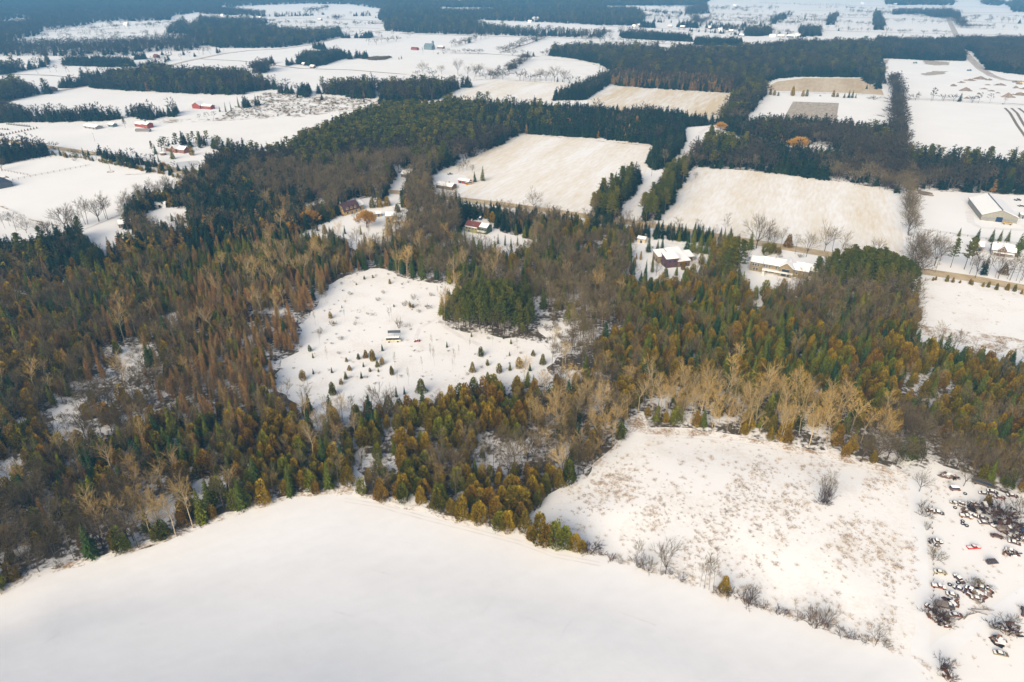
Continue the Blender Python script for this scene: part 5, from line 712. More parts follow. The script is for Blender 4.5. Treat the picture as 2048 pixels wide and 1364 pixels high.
group([('pole', 846, 110, 13), ('pole', 867, 108, 13), ('shrub', 876, 109, 5), ('shrub', 887, 108, 5), ('spruce', 803, 118, 8, 1.1), ('spruce', 798, 119, 6, 1.1), ('bare', 912, 95, 8), ('bare', 921, 91, 7), ('bare', 931, 86, 13), ('bare', 942, 82, 12), ('bare', 949, 79, 10), ('bare', 753, 90, 15), ('spruce', 764, 74, 9), ('spruce', 497, 41, 12), ('bare', 846, 147, 18, 1.1), ('bare', 883, 148, 14), ('bare', 916, 150, 22, .8), ('bare', 936, 152, 17, .7), ('bare', 952, 154, 19), ('bare', 960, 154, 18), ('bare', 981, 158, 17), ('spruce', 1115, 164, 10), ('spruce', 1125, 164, 6), ('bare', 1109, 163, 20), ('bare', 1128, 165, 19), ('bare', 1080, 162, 18), ('bare', 1092, 162, 17), ('bare', 1180, 172, 14), ('bare', 1190, 172, 13)], 'on the far fields around the grey barn', 'scattered trees of the far fields')
group([('cedar', 1540, 190, 9), ('cedar', 1548, 191, 8), ('cedar', 1556, 192, 6), ('cedar', 1585, 192, 14, .9), ('cedar', 1605, 193, 9), ('cedar', 1613, 193, 10, .8), ('cedar', 1666, 194, 10), ('cedar', 1674, 194, 6, 1.3), ('spruce', 1688, 196, 8, 1.3), ('spruce', 1697, 196, 12), ('spruce', 1704, 196, 12), ('spruce', 1711, 196, 7), ('bramble', 1748, 199, 5, 2.2), ('bramble', 1738, 198, 3, 1.6), ('bramble', 1640, 193, 2.5, 1.5)], 'between the tan field and the ploughed plot', 'evergreens below the rounded tan field')
# tree line beside the road into the quarry etc. are sown in the woods part
group([('cedar', 1268, 535, 7, .8), ('spruce', 1305, 532, 9, .6), ('spruce', 1352, 552, 9, .8), ('cedar', 1330, 556, 7, 1.1), ('bare', 1312, 552, 10, .7), ('pole', 1258, 512, 11, .8), ('pole', 1266, 528, 11, .8), ('shrub', 1300, 498, 3, 1.4), ('cedar', 1366, 540, 6, 1.1), ('cedar', 1402, 530, 8, 1), ('pole', 1392, 540, 11, .8), ('shrub', 1388, 520, 3)], 'in the yard of the flat roofed house', 'yard trees of the flat roofed house')
group([('pole', 1482, 535, 10, .7), ('shrub', 1498, 520, 3, 1.4), ('bare', 1490, 522, 8, .7), ('pole', 1572, 575, 9, .6), ('pole', 1582, 577, 9, .6), ('pole', 1592, 574, 8, .6), ('pine', 1628, 552, 13, 1), ('cedar', 1508, 600, 9, .9), ('cedar', 1596, 592, 8, 1.1), ('shrub', 1600, 515, 3, 1.4), ('shrub', 1560, 515, 2.5, 1.4)], 'in the yard of the long beige house', 'yard trees of the long beige house')
group([('spruce', 722, 470, 8, .7), ('bare', 712, 445, 9, .7), ('spruce', 690, 468, 7, .8), ('cedar', 650, 468, 7, 1.0), ('spruce', 668, 474, 8, .8), ('pole', 738, 478, 10, .7), ('cedar', 795, 425, 7, 1.3), ('cedar', 760, 415, 8, 1.3), ('cedar', 775, 412, 8, 1.2), ('cedar', 745, 416, 8, 1.2), ('bare', 752, 412, 11, .9), ('spruce', 805, 415, 10), ('bare', 642, 440, 8, .6), ('spruce', 635, 462, 6)], 'between the purple roofed and the yellow house', 'yard trees of the purple roofed and yellow houses')
group([('spruce', 920, 474, 12, .8), ('spruce', 930, 480, 9, .7), ('spruce', 1010, 492, 9, .6), ('spruce', 1022, 495, 8, .6), ('spruce', 996, 488, 8, .6), ('cedar', 975, 438, 9, 1.2), ('cedar', 985, 446, 9, 1.2), ('spruce', 948, 432, 10, .7), ('spruce', 938, 430, 11, .7), ('spruce', 970, 428, 11, .7), ('spruce', 1035, 492, 8, .6)], 'in the yard of the red roofed house', 'yard trees of the red roofed house')
def gpt(px_, py_): x, y = P(px_, py_); return x, y
# nursery rows of little evergreens
for r_, (a, b, n) in enumerate([((14, 249), (60, 254), 15), ((2, 272), (74, 257), 13), ((0, 259), (16, 260), 4)]):
    for i in range(n):
        q = i / (n - 1); x, y = P(a[0] + (b[0] - a[0]) * q, a[1] + (b[1] - a[1]) * q)
        plant('cedar' if r_ else 'spruce', x, y, 2.2 if r_ else 3.0, 'small clipped evergreen in the ' + ('upper', 'lower', 'short left')[r_] + ' nursery row, ' + nth(i) + ' from the left', 'nursery rows of small evergreens', parts=False, wide=1.4)
# ------------------------------------------------------------------ materials for built things
for k, c, r in [('beige', (0.25, 0.245, 0.205), .7), ('greyband', (0.20, 0.20, 0.21), .6), ('doorblue', (0.012, 0.035, 0.075), .5), ('tanwall', (0.24, 0.19, 0.11), .7), ('brownwall', (0.16, 0.10, 0.065), .8), ('brick', (0.23, 0.085, 0.055), .85), ('cream', (0.62, 0.52, 0.34), .7), ('yellowwall', (0.40, 0.28, 0.10), .7), ('purple', (0.09, 0.050, 0.055), .7), ('redroof', (0.17, 0.055, 0.045), .6),
                ('olivewall', (0.30, 0.28, 0.12), .7), ('greenwall', (0.07, 0.10, 0.06), .7), ('redwall', (0.26, 0.055, 0.045), .7), ('greywall', (0.28, 0.26, 0.24), .8), ('slate', (0.07, 0.085, 0.11), .5), ('white', (0.72, 0.71, 0.68), .6), ('bluegrey', (0.13, 0.18, 0.20), .7), ('dark', (0.02, 0.02, 0.025), .5), ('glass', (0.03, 0.04, 0.06), .15), ('trim', (0.60, 0.58, 0.52), .6), ('wood', (0.20, 0.15, 0.10), .9), ('greywood', (0.26, 0.22, 0.19), .9), ('rubber', (0.02, 0.02, 0.022), .85), ('stone', (0.30, 0.27, 0.24), .9), ('rust', (0.17, 0.085, 0.055), .85), ('tarp', (0.02, 0.16, 0.38), .5), ('metal', (0.35, 0.36, 0.37), .4)]:
    M[k] = plain('m_' + k, c, r, noise=0.18 if k not in ('glass', 'dark', 'doorblue') else 0, scale=1.2)
M['roofsnow'] = plain('roof_snow', (0.86, 0.85, 0.82), .9, noise=.03, scale=.6)
def ang(a, b):
    (x0, y0), (x1, y1) = P(*a), P(*b); return atan2(y1 - y0, x1 - x0)
ROAD_A = ang((1480, 480), (1640, 506))
def wing(root, w_, d, hw, hr, wall, roof, off=(0, 0), rot=0.0, snow=True, over=.5, base=0.0, gambrel=False, chimney=None, front=(), gable=(), back=False):
    """a gabled block: ridge along local x; front = windows on the -y wall [(x, z, w, h)], gable = on the -x wall [(y, z, w, h)]"""
    cs, sn = cos(rot), sin(rot)
    def T(v): return [(off[0] + x * cs - y * sn, off[1] + x * sn + y * cs, z + base) for x, y, z in v]
    x, y = w_ / 2, d / 2; prof = [(-y, -.2), (y, -.2), (y, hw), (0, hw + hr), (-y, hw)] if not gambrel else [(-y, -.2), (y, -.2), (y, hw), (y * .62, hw + hr * .68), (0, hw + hr), (-y * .62, hw + hr * .68), (-y, hw)]
    n = len(prof); mb = MB(); mb.add(T([(-x, a, b) for a, b in prof] + [(x, a, b) for a, b in prof]), [(i, n + i, n + (i + 1) % n, (i + 1) % n) for i in range(n)] + [tuple(range(n)), tuple(range(n, 2 * n))[::-1]]); mb.build('wall', M[wall], root)
    def slab(name, th, lift, ov, m_):
        top = [(p[0], p[1]) for p in prof[2:]][::1]; b2 = MB()
        for (a0, z0), (a1, z1) in zip(top[:-1], top[1:]):
            L = math.hypot(a1 - a0, z1 - z0); ex = ov / L
            if (a0, z0) == top[0]: a0, z0 = a0 - (a1 - a0) * ex, z0 - (z1 - z0) * ex
            if (a1, z1) == top[-1]: a1, z1 = a1 + (a1 - a0) * ex, z1 + (z1 - z0) * ex
            vs = [(-x - ov, a0, z0 + lift), (x + ov, a0, z0 + lift), (x + ov, a1, z1 + lift), (-x - ov, a1, z1 + lift)]
            b2.add(T(vs + [(p, q, r + th) for p, q, r in vs]), [(0, 1, 2, 3), (7, 6, 5, 4), (0, 4, 5, 1), (1, 5, 6, 2), (2, 6, 7, 3), (3, 7, 4, 0)])
        return b2.build(name, M[m_], root)
    r_ = slab('roof', .22, .03, over, roof)
    if snow: slab('roof_snow', .28, .27, over - .18, 'roofsnow')
    if chimney is not None:
        cb = MB(); cx_ = chimney; cb.box(cx_ - .5, cx_ + .5, -.45, .45, hw, hw + hr + 1.5); cb.v = T(cb.v); cb.build('chimney', M['stone'], root)
    for (a, z, ww, hh) in front:
        wb = MB(); wb.box(a - ww / 2 - .12, a + ww / 2 + .12, -y - .06, -y + .1, z - .12, z + hh + .12, 0); wb.box(a - ww / 2, a + ww / 2, -y - .09, -y, z, z + hh, 1); wb.v = T(wb.v); wb.build('door' if z < .15 else 'window', [M['trim'], M['glass'] if z >= .15 else M['doorblue']], root)
    for (a, z, ww, hh) in gable:
        wb = MB(); wb.box(-x - .06, -x + .1, a - ww / 2 - .12, a + ww / 2 + .12, z - .12, z + hh + .12, 0); wb.box(-x - .09, -x, a - ww / 2, a + ww / 2, z, z + hh, 1); wb.v = T(wb.v); wb.build('door' if z < .15 else 'window', [M['trim'], M['glass'] if z >= .15 else M['doorblue']], root)
def root(name, px_, py_, rot, label, cat, grp=None):
    x, y = P(px_, py_); return tag(link(name, None, None, (x, y, gz(x, y)), rot), label, cat, grp)
def part_box(r, name, m_, *b, taper=0.0):
    q = MB(); q.box(*b, taper=taper); return q.build(name, M[m_], r)
# riding barn
x0, y0 = P(1960.6, 440.5); x1, y1 = P(2033, 447.4); ra = atan2(y1 - y0, x1 - x0); bw = math.hypot(x1 - x0, y1 - y0); gx, gy = P(2002.6, 421.6, 8.7); hx, hy = P(1996, 391, 8.7); bl = min(70, max(36, math.hypot(hx - gx, hy - gy)))
r = tag(link('barn', None, None, ((x0 + x1) / 2 - sin(ra) * bl / 2, (y0 + y1) / 2 + cos(ra) * bl / 2, 0), ra + pi / 2), 'long beige riding barn with snowy roof, grey band and dark open door', 'barn')
wing(r, bl, bw, 4.2, 4.5, 'beige', 'slate', over=.6)
part_box(r, 'grey_band', 'greyband', -bl / 2 - .06, -bl / 2 + .05, -bw / 2 + .3, bw / 2 - .3, 1.3, 2.7)
part_box(r, 'door', 'doorblue', -bl / 2 - .12, -bl / 2 + .05, -2.1, 2.1, 0, 3.6)
part_box(r, 'ridge_vent', 'slate', -bl / 2 - .5, bl / 2, -.4, .4, 8.75, 9.35)
part_box(r, 'door', 'greyband', -bl / 2 - .10, -bl / 2 + .05, 7, 8.2, 0, 2.2)
r = root('hay_wagon', 2014, 449, ROAD_A, 'yellow flat wagon parked against the beige barn front', 'wagon'); part_box(r, 'bed', 'yellowwall', -3, 3, -.9, .9, .7, 1.6)
for sx in (-2, 2):
    for sy in (-.95, .95): q = MB(); q.tube((sx, sy - .12, .4), (sx, sy + .12, .4), .4, .4, 10); q.build('wheel', M['rubber'], r)
r = root('shed', 2043, 436, ra, 'small beige shed with flat snowy roof beside the barn', 'shed'); wing(r, 4, 4, 3, .5, 'beige', 'slate', over=.4, front=[(0, .1, 1.2, 2)])
# gabled house, garage
r = root('house', 2003, 508, ROAD_A, 'grey gabled house with porch among spruces at the right', 'house')
wing(r, 13, 9, 3.4, 3.2, 'greywall', 'slate', chimney=-4, front=[(-4.5, 1, 1.4, 1.4), (-1.5, 1, 1.2, 1.4), (1, 0, 1.1, 2.1), (4.5, 1, 1.6, 1.4)]); wing(r, 8, 4.4, 4.2, 2.6, 'brownwall', 'slate', off=(-.8, -1.2), rot=pi / 2, gable=[(0, 4.0, 1.2, 1.2)])
part_box(r, 'porch', 'greywall', -6, 6, -7.2, -4.6, 2.3, 2.6); part_box(r, 'porch_snow', 'roofsnow', -5.9, 5.9, -7.1, -4.7, 2.6, 2.85)
for q in (-5.5, -2, 2, 5.5): part_box(r, 'post', 'trim', q - .1, q + .1, -7.0, -6.8, 0, 2.3)
r = root('garage', 1951, 498, ROAD_A, 'dark garage with white snowy roof left of the gabled house', 'garage'); wing(r, 7.5, 7, 3, 2.2, 'brownwall', 'slate', front=[(-1.8, 0, 2.6, 2.3), (1.8, 0, 2.6, 2.3)])
# long beige house
r = root('house', 1560, 545, ROAD_A, 'long beige brick house with snowy roofs, deck and central gable', 'house')
wing(r, 7, 10, 5.6, 2.0, 'tanwall', 'slate', off=(-14, 0), front=[(-1.6, 3.6, 1.1, 1.3), (-.2, 3.6, 1.1, 1.3), (1.4, 3.6, 1.1, 1.3), (-.8, .8, 1.1, 1.5), (.9, .8, 1.1, 1.5)])
wing(r, 16, 9, 5.2, 2.6, 'tanwall', 'slate', off=(-3, 1), chimney=-1, front=[(-6.3, 3.4, 1, 1.3), (-4.8, 3.4, 1, 1.3), (-3.3, 3.4, 1, 1.3), (.8, 3.4, 1, 1.3), (2.2, 3.4, 1, 1.3), (-5.5, .5, 3, 2.1), (-1, .5, 3, 2.1)])
wing(r, 11, 8, 5.6, 3.0, 'tanwall', 'slate', off=(3.5, -.6), rot=pi / 2, gable=[(0, 3.2, 4.5, 1.8), (0, .4, 5, 2.1)])
wing(r, 9, 8, 4.6, 2.2, 'tanwall', 'slate', off=(11.5, .5), front=[(-2, 2.2, 1.2, 1.2), (2, 2.2, 1.2, 1.2)])
wing(r, 13, 8, 3.4, 2.4, 'brownwall', 'slate', off=(14.5, 6.5), front=[(-3, 1.6, 1.2, 1.0), (0, 1.6, 1.2, 1.0), (3, 1.6, 1.2, 1.0)])
part_box(r, 'deck', 'trim', -10, 8, -7.6, -4.6, 2.5, 2.75); part_box(r, 'deck_snow', 'roofsnow', -9.9, 0, -7.5, -4.7, 2.75, 2.95); part_box(r, 'railing', 'trim', -1, 8, -7.62, -7.5, 2.9, 3.7)
for q in (-9.5, -6, -2.5, 1, 4.5, 7.7): part_box(r, 'post', 'trim', q - .12, q + .12, -7.5, -7.26, 0, 2.5)
part_box(r, 'stair', 'trim', -9.2, -7.8, -10.4, -7.7, 0, 2.6)
# flat roofed house: square blocks set at an angle
r = root('house', 1340, 526, ROAD_A + radians(42), 'flat roofed house of staggered square blocks under thick snow', 'house')
for i, (ox, oy, w_, d_, h_, wl) in enumerate([(-3.5, 5.5, 8.5, 8, 4.2, 'tanwall'), (4.2, 5.0, 9, 7.5, 4.9, 'brownwall'), (-2.2, -3.6, 8, 7.2, 5.8, 'purple'), (5.6, -3.2, 8, 8.6, 3.6, 'brownwall'), (12.4, 2.5, 6, 7, 3.2, 'tanwall')]):
    q = MB(); q.add([(ox - w_ / 2, oy - d_ / 2, -.2), (ox + w_ / 2, oy - d_ / 2, -.2), (ox + w_ / 2, oy + d_ / 2, -.2), (ox - w_ / 2, oy + d_ / 2, -.2), (ox - w_ / 2, oy - d_ / 2, h_), (ox + w_ / 2, oy - d_ / 2, h_), (ox + w_ / 2, oy + d_ / 2, h_ + 1.3), (ox - w_ / 2, oy + d_ / 2, h_ + 1.3)], [(0, 3, 2, 1), (4, 5, 6, 7), (0, 1, 5, 4), (1, 2, 6, 5), (2, 3, 7, 6), (3, 0, 4, 7)]); q.build('wall', M[wl], r)
    q = MB(); e = .5
    for nm, z0, z1, m_, e in (('roof', .02, .25, 'dark', .5), ('roof_snow', .25, .65, 'roofsnow', .38)):
        q = MB(); X0, X1, Y0, Y1 = ox - w_ / 2 - e, ox + w_ / 2 + e, oy - d_ / 2 - e, oy + d_ / 2 + e; k0 = h_ - 1.3 / d_ * e; k1 = h_ + 1.3 + 1.3 / d_ * e
        q.add([(X0, Y0, k0 + z0), (X1, Y0, k0 + z0), (X1, Y1, k1 + z0), (X0, Y1, k1 + z0), (X0, Y0, k0 + z1), (X1, Y0, k0 + z1), (X1, Y1, k1 + z1), (X0, Y1, k1 + z1)], [(0, 3, 2, 1), (4, 5, 6, 7), (0, 1, 5, 4), (1, 2, 6, 5), (2, 3, 7, 6), (3, 0, 4, 7)]); q.build(nm, M[m_], r)
    for a in (-1.8, 1.4):
        q = MB(); q.box(ox + a - .7, ox + a + .7, oy - d_ / 2 - .07, oy - d_ / 2 + .05, 1.0 + (2.4 if h_ > 5 else 0), 2.4 + (2.4 if h_ > 5 else 0)); q.build('window', M['glass'], r)
        q = MB(); q.box(ox - w_ / 2 - .07, ox - w_ / 2 + .05, oy + a - .6, oy + a + .6, 1.0, 2.4); q.build('window', M['glass'], r)
part_box(r, 'chimney', 'stone', .2, 1.4, .6, 1.8, 4, 7.2)
r = root('shed', 1284, 484, ROAD_A, 'tan shed with snow on its slanted roof left of the flat roofed house', 'shed'); wing(r, 5.5, 4.5, 2.8, 1.0, 'cream', 'slate', front=[(0, 0, 1.4, 2)])
# purple roofed house
r = root('house', 697, 425, radians(48), 'tall yellow house with long purple gambrel roof and dormers', 'house')
wing(r, 14, 9.5, 3.2, 5.2, 'yellowwall', 'purple', gambrel=True, snow=False, chimney=-6.4, gable=[(-2, 4.2, 1.1, 1.4), (2, 4.2, 1.1, 1.4), (0, 1, 2.2, 1.4)], front=[(-4, 1, 1.6, 1.4), (0, 0, 1.2, 2.1), (4, 1, 1.6, 1.4)])
for q in (-3.6, 0, 3.6): wing(r, 2.2, 1.9, 5.2, 1.1, 'yellowwall', 'purple', off=(q, -3.4), rot=pi / 2, snow=False, over=.25, gable=[(0, 4.6, .9, 1.0)])
wing(r, 6, 7, 3.4, 2.6, 'yellowwall', 'purple', off=(10, 1.5), front=[(0, 1, 1.2, 1.2)])
part_box(r, 'deck', 'redroof', -9.5, -7.2, -4.5, 2, .8, 1.0)
# yellow house and its shed
r = root('house', 783, 443, radians(12), 'yellow two storey house with snowy roof and brown deck', 'house')
wing(r, 8, 8, 5.4, 1.6, 'yellowwall', 'slate', front=[(-2.2, 3.3, 1.2, 1.3), (1.2, 3.3, 1.2, 1.3), (-1.8, .8, 1.4, 1.4)], gable=[(-1.5, 3.3, 1.2, 1.3), (1.5, .8, 1.6, 1.6)]); part_box(r, 'deck', 'wood', 1, 8, -8, -4.1, 1.9, 2.2); part_box(r, 'deck_snow', 'roofsnow', 1.2, 6.5, -7.2, -4.2, 2.2, 2.55)
for q in ((1.3, -7.7), (7.7, -7.7), (4.5, -7.7)): part_box(r, 'post', 'wood', q[0] - .12, q[0] + .12, q[1] - .12, q[1] + .12, 0, 1.9)
r = root('shed', 757, 432, radians(20), 'little yellow shed between the willow and the yellow house', 'shed'); wing(r, 4, 3.4, 2.2, 1.2, 'yellowwall', 'slate', front=[(0, 0, 1, 1.9)])
# red roofed house
r = root('house', 953, 462, ROAD_A, 'olive house with patchy red roof and rear snowy deck', 'house')
wing(r, 10, 9, 4.2, 2.6, 'olivewall', 'redroof', off=(-1.5, 0), snow=False, front=[(-3.6, 2.4, 1.2, 1.1), (-1.2, 2.4, 1.2, 1.1), (1.4, 2.4, 1.2, 1.1), (3.6, 2.4, 1.2, 1.1), (-2, .3, 1.4, 1.4)], chimney=-2); part_box(r, 'roof_snow', 'roofsnow', -6.5, 3.4, -5.3, -4.3, 4.15, 4.5); part_box(r, 'roof_snow', 'roofsnow', -6.6, 3.4, 4.0, 5.2, 4.2, 4.95)
wing(r, 6.4, 7.5, 4.6, 1.6, 'greenwall', 'slate', off=(6.8, .8), front=[(0, 2.6, 2.2, 1.2)]); part_box(r, 'balcony', 'trim', 3.8, 9.8, -5.6, -3.2, 1.9, 2.3); part_box(r, 'railing', 'trim', 3.8, 9.8, -5.62, -5.5, 2.5, 3.1); part_box(r, 'skylight', 'bluegrey', -1.6, -.2, -2.9, -1.9, 5.45, 5.75)
# farmstead
r = root('house', 893, 376, ROAD_A, 'low grey brown bungalow with snowy roof by the yellow bus', 'house'); wing(r, 15.5, 8, 2.7, 1.8, 'brownwall', 'slate', front=[(-6, .9, 1.6, 1.3), (-3, .9, 1.2, 1.2), (0, 0, 1.1, 2), (3, .9, 1.2, 1.2), (6, .9, 1.6, 1.3)], chimney=3)
r = root('shed', 930, 366, ROAD_A, 'low red shed with snow on its roof behind the yellow bus', 'shed'); wing(r, 10.5, 5, 2.4, .9, 'redwall', 'redroof', front=[(-3, 0, 2, 2), (2, 0, 2, 2)])
r = root('house', 814, 353, ROAD_A, 'small brown cottage with snowy roof left of the farmstead', 'house'); wing(r, 8, 7, 2.7, 2.0, 'brownwall', 'slate', chimney=2, front=[(-2, .9, 1.3, 1.2), (1.5, 0, 1, 2)])
# brick complex
r = root('house', 357, 303, ROAD_A, 'rambling red brick house with snowy gables in front of the pine arc', 'house'); wing(r, 9, 8, 3.4, 2.6, 'brick', 'slate', off=(-8, -1), front=[(-2, 1, 1.4, 1.3), (1.6, 1, 1.4, 1.3)]); wing(r, 8, 6, 3.8, 3.0, 'brick', 'slate', off=(0, -1.5), rot=pi / 2, gable=[(0, 3.6, 1.2, 1.2), (0, .8, 2, 1.5)]); wing(r, 10, 8, 3.4, 2.4, 'brick', 'slate', off=(8, .5), chimney=2, front=[(-2.6, 1, 1.4, 1.3), (0, 0, 1.2, 2.1), (2.8, 1, 1.4, 1.3)])
r = root('garden_shelter', 327, 310, ROAD_A, 'dark round roofed garden shelter left of the brick house', 'shelter'); q = MB(); q.tube((0, 0, 2.4), (0, 0, 3.6), 3.2, .3, 10); q.build('roof', M['roofsnow'], r)
for i in range(6): part_box(r, 'post', 'wood', 2.7 * cos(i * 1.05) - .12, 2.7 * cos(i * 1.05) + .12, 2.7 * sin(i * 1.05) - .12, 2.7 * sin(i * 1.05) + .12, 0, 2.4)
q = MB(); q.tube((0, 0, .0), (0, 0, 1.4), 2.5, 2.5, 10); q.build('wall', M['brownwall'], r)
r = root('shed', 323, 414, radians(10), 'white boxy shed with open dark end on the snowy lawn', 'shed'); wing(r, 8, 5, 3.0, 1.0, 'white', 'white', snow=True, over=.3); part_box(r, 'door', 'dark', 3.98, 4.08, -1.5, 1.5, 0, 2.5)
r = root('house', 251, 452, radians(25), 'small brown house with snowy roof half hidden by bare trees', 'house'); wing(r, 8, 6.5, 2.6, 2.0, 'brownwall', 'slate', front=[(-2, .9, 1.3, 1.1), (1.5, 0, 1, 2)])
r = root('cabin', 478, 399, radians(-10), 'tiny cabin with snow capped roof deep in the upper left woods', 'cabin'); wing(r, 5, 4.5, 2.6, 1.8, 'brownwall', 'slate', front=[(0, .9, 1.2, 1.2)])
# red barn, low farm sheds
r = root('barn', 408, 217, ROAD_A + .12, 'red barn with a long low wing on the open snow', 'barn'); wing(r, 10, 13, 4.2, 3.6, 'redwall', 'redroof', off=(-8, 0), rot=pi / 2, snow=True); wing(r, 17, 8, 3.6, 1.6, 'redwall', 'redroof', off=(5.5, 1), snow=True, front=[(-5, .9, 1.4, 1.3), (-1, .9, 1.4, 1.3), (3, .9, 1.4, 1.3)])
r = root('shed', 187, 256, ROAD_A, 'long low pale shed, leftmost of the farm sheds on the open snow', 'shed'); wing(r, 22, 9, 2.2, 1.6, 'greywall', 'bluegrey', front=[(-7, 0, 2.4, 1.9), (0, 0, 2.4, 1.9), (7, 0, 2.4, 1.9)])
r = root('shed', 226, 253, ROAD_A, 'small dark grey green shed between the long pale shed and the red farmhouse', 'shed'); wing(r, 9, 6, 2.6, 1.4, 'bluegrey', 'slate', front=[(-2, 0, 2, 2)])
r = root('farm_building', 288, 254, ROAD_A, 'red farm building with snowy roofs and a square chimney tower', 'farm building'); wing(r, 13, 9, 3.0, 1.6, 'redwall', 'redroof', off=(-6, 2)); wing(r, 11, 8, 4.2, 1.8, 'redwall', 'redroof', off=(6.5, 0), front=[(-2, .8, 1.4, 1.4), (2, .8, 1.4, 1.4)]); part_box(r, 'chimney', 'greywall', -.5, 2.0, 1, 3.4, 3, 8.4)
r = root('machine_shed', 287, 263, ROAD_A + .5, 'low grey metal shed with bare sagging roof before the red farm building', 'shed'); wing(r, 15, 6, 1.6, 1.6, 'greywall', 'greyband', snow=False)
r = root('barn', -2, 372, ROAD_A - .2, 'long barn with dark blue metal roof cut by the left edge', 'barn'); wing(r, 22, 15, 3.6, 3.0, 'slate', 'slate', snow=False, front=[(5, .8, 3.5, 1.8)])
# far farms
def far_house(px_, py_, w_, d_, hw, hr, wall, roof, label, cat='house', name='house', snow=True, rot=ROAD_A, grp=None, gab=False):
    r = root(name, px_, py_, rot, label, cat, grp); wing(r, w_, d_, hw, hr, wall, roof, snow=snow, front=[(-w_ * .25, 1, 1.6, 1.4), (w_ * .2, 0, 1.4, 2.1)])
    return r
far_house(859, 99, 21, 13, 7, 5.5, 'bluegrey', 'bluegrey', 'big grey gabled barn on the far snow', 'barn', 'barn', False)
r = root('silo', 866, 96, 0, 'grey silo behind the big grey barn', 'silo'); q = MB(); q.tube((0, 0, 0), (0, 0, 14), 2.6, 2.6, 14); q.tube((0, 0, 14), (0, 0, 15.5), 2.6, .8, 14); q.build('tower', M['bluegrey'], r); q = MB(); q.tube((0, -2.7, 13.2), (0, -2.7, 15), .6, .6, 6); q.build('chute', M['metal'], r)
far_house(830, 100, 16, 8, 3.6, 2.2, 'redwall', 'redroof', 'long red shed left of the big grey barn', 'shed', 'shed', False)
far_house(882, 97, 15, 8, 3.2, 2.2, 'brownwall', 'slate', 'low brown house right of the big grey barn')
far_house(362, 80, 34, 12, 4.5, 3.5, 'white', 'white', 'long white farm building in the far left woods', 'farm building', 'farm_building')
far_house(254, 52, 16, 12, 6, 4, 'white', 'white', 'white gabled farmhouse on the far left fields'); far_house(313, 115, 9, 8, 3.5, 3, 'redwall', 'redroof', 'small red roofed house beside the far country road', snow=False)
far_house(107, 182, 10, 8, 3.2, 3, 'brownwall', 'brownwall', 'brown house among conifers beside the far country road', snow=False); far_house(1072, 41, 22, 12, 7, 4, 'white', 'white', 'large white farmhouse in the far dark woods'); far_house(1060, 45, 12, 8, 4, 3, 'white', 'white', 'low white shed left of the large white farmhouse', 'shed', 'shed')
far_house(626, 136, 9, 7, 3, 2.2, 'brownwall', 'slate', 'small house at the foot of the dark conifer clump'); far_house(608, 131, 6, 6, 3, 2.2, 'greywall', 'slate', 'pale shed at the foot of the dark conifer clump', 'shed', 'shed')
DH = {}
for i, (a, b, w_, wl) in enumerate([(1281, 53, 15, 'greywall'), (1296, 54, 12, 'brownwall'), (1268, 54, 10, 'white'), (1365, 56, 14, 'brownwall'), (1340, 55, 12, 'greywall'), (1483, 73, 12, 'greywall'), (1545, 74, 16, 'white'), (1562, 75, 16, 'greywall'), (1580, 75, 16, 'slate'), (1595, 73, 14, 'white'), (1440, 61, 12, 'white'), (1462, 64, 12, 'greywall'), (1420, 58, 10, 'brownwall'), (1300, 30, 14, 'white'), (1470, 12, 18, 'white'), (1725, 8, 14, 'white'), (1790, 10, 14, 'greywall'), (1815, 9, 12, 'white'), (1900, 10, 14, 'white'), (520, 37, 14, 'greywall'), (640, 41, 16, 'greywall'), (1216, 8, 16, 'white'), (1182, 37, 14, 'white'), (1020, 12, 16, 'white'), (445, 32, 14, 'white')]):
    place = 'by the long white field' if 1200 < a < 1380 and b > 40 else 'near the dark square wood' if 1400 < a < 1500 and b > 40 else 'in the row above the far blue woods' if 1500 < a < 1610 and b > 40 else 'near the horizon' if b < 20 else 'on the far fields'
    if True: n_h = len(DH.setdefault((wl, place), [])); DH[(wl, place)].append(a)
    far_house(a, b, w_, 9, 3.6, 3, wl, 'slate', {'white': 'tiny white', 'greywall': 'tiny grey', 'brownwall': 'tiny brown', 'slate': 'tiny dark'}[wl] + f' snow roofed house {place}, {nth(n_h)} of them', grp='distant houses of the plain')
# ------------------------------------------------------------------ vehicles
PAINT = {}
def paint(c):
    if c not in PAINT: PAINT[c] = plain('paint_%d' % len(PAINT), c, .45, .1, .25, 1.5)
    return PAINT[c]
SHAPE = {  # side outline (x forward, z) of body, and glasshouse, length, width
    'sedan': ([(-2.3, .35), (2.3, .35), (2.35, .7), (1.2, .95), (-1.6, .98), (-2.35, .9)], [(-1.5, .95), (1.05, .93), (.4, 1.42), (-1.0, 1.42)], 1.75),
    'pickup': ([(-2.6, .45), (2.6, .45), (2.6, .95), (1.2, 1.08), (-.6, 1.08), (-.62, 1.05), (-2.6, 1.05)], [(-.55, 1.05), (1.15, 1.05), (.7, 1.75), (-.45, 1.75)], 1.85),
    'van': ([(-2.4, .4), (2.4, .4), (2.4, 1.0), (1.8, 1.2), (-2.4, 1.2)], [(-2.35, 1.18), (1.75, 1.18), (1.15, 2.0), (-2.3, 2.0)], 1.9),
    'truck': ([(-3.2, .7), (3.2, .7), (3.2, 1.5), (2.2, 1.6), (1.0, 1.6), (-3.2, 1.2)], [(.9, 1.5), (2.2, 1.58), (2.0, 2.5), (.95, 2.5)], 2.2),
    'bus': ([(-4.4, .6), (3.6, .6), (4.3, .7), (4.3, 1.4), (3.5, 1.6), (-4.4, 1.6)], [(-4.38, 1.58), (3.4, 1.58), (3.3, 2.9), (-4.35, 2.9)], 2.3)}
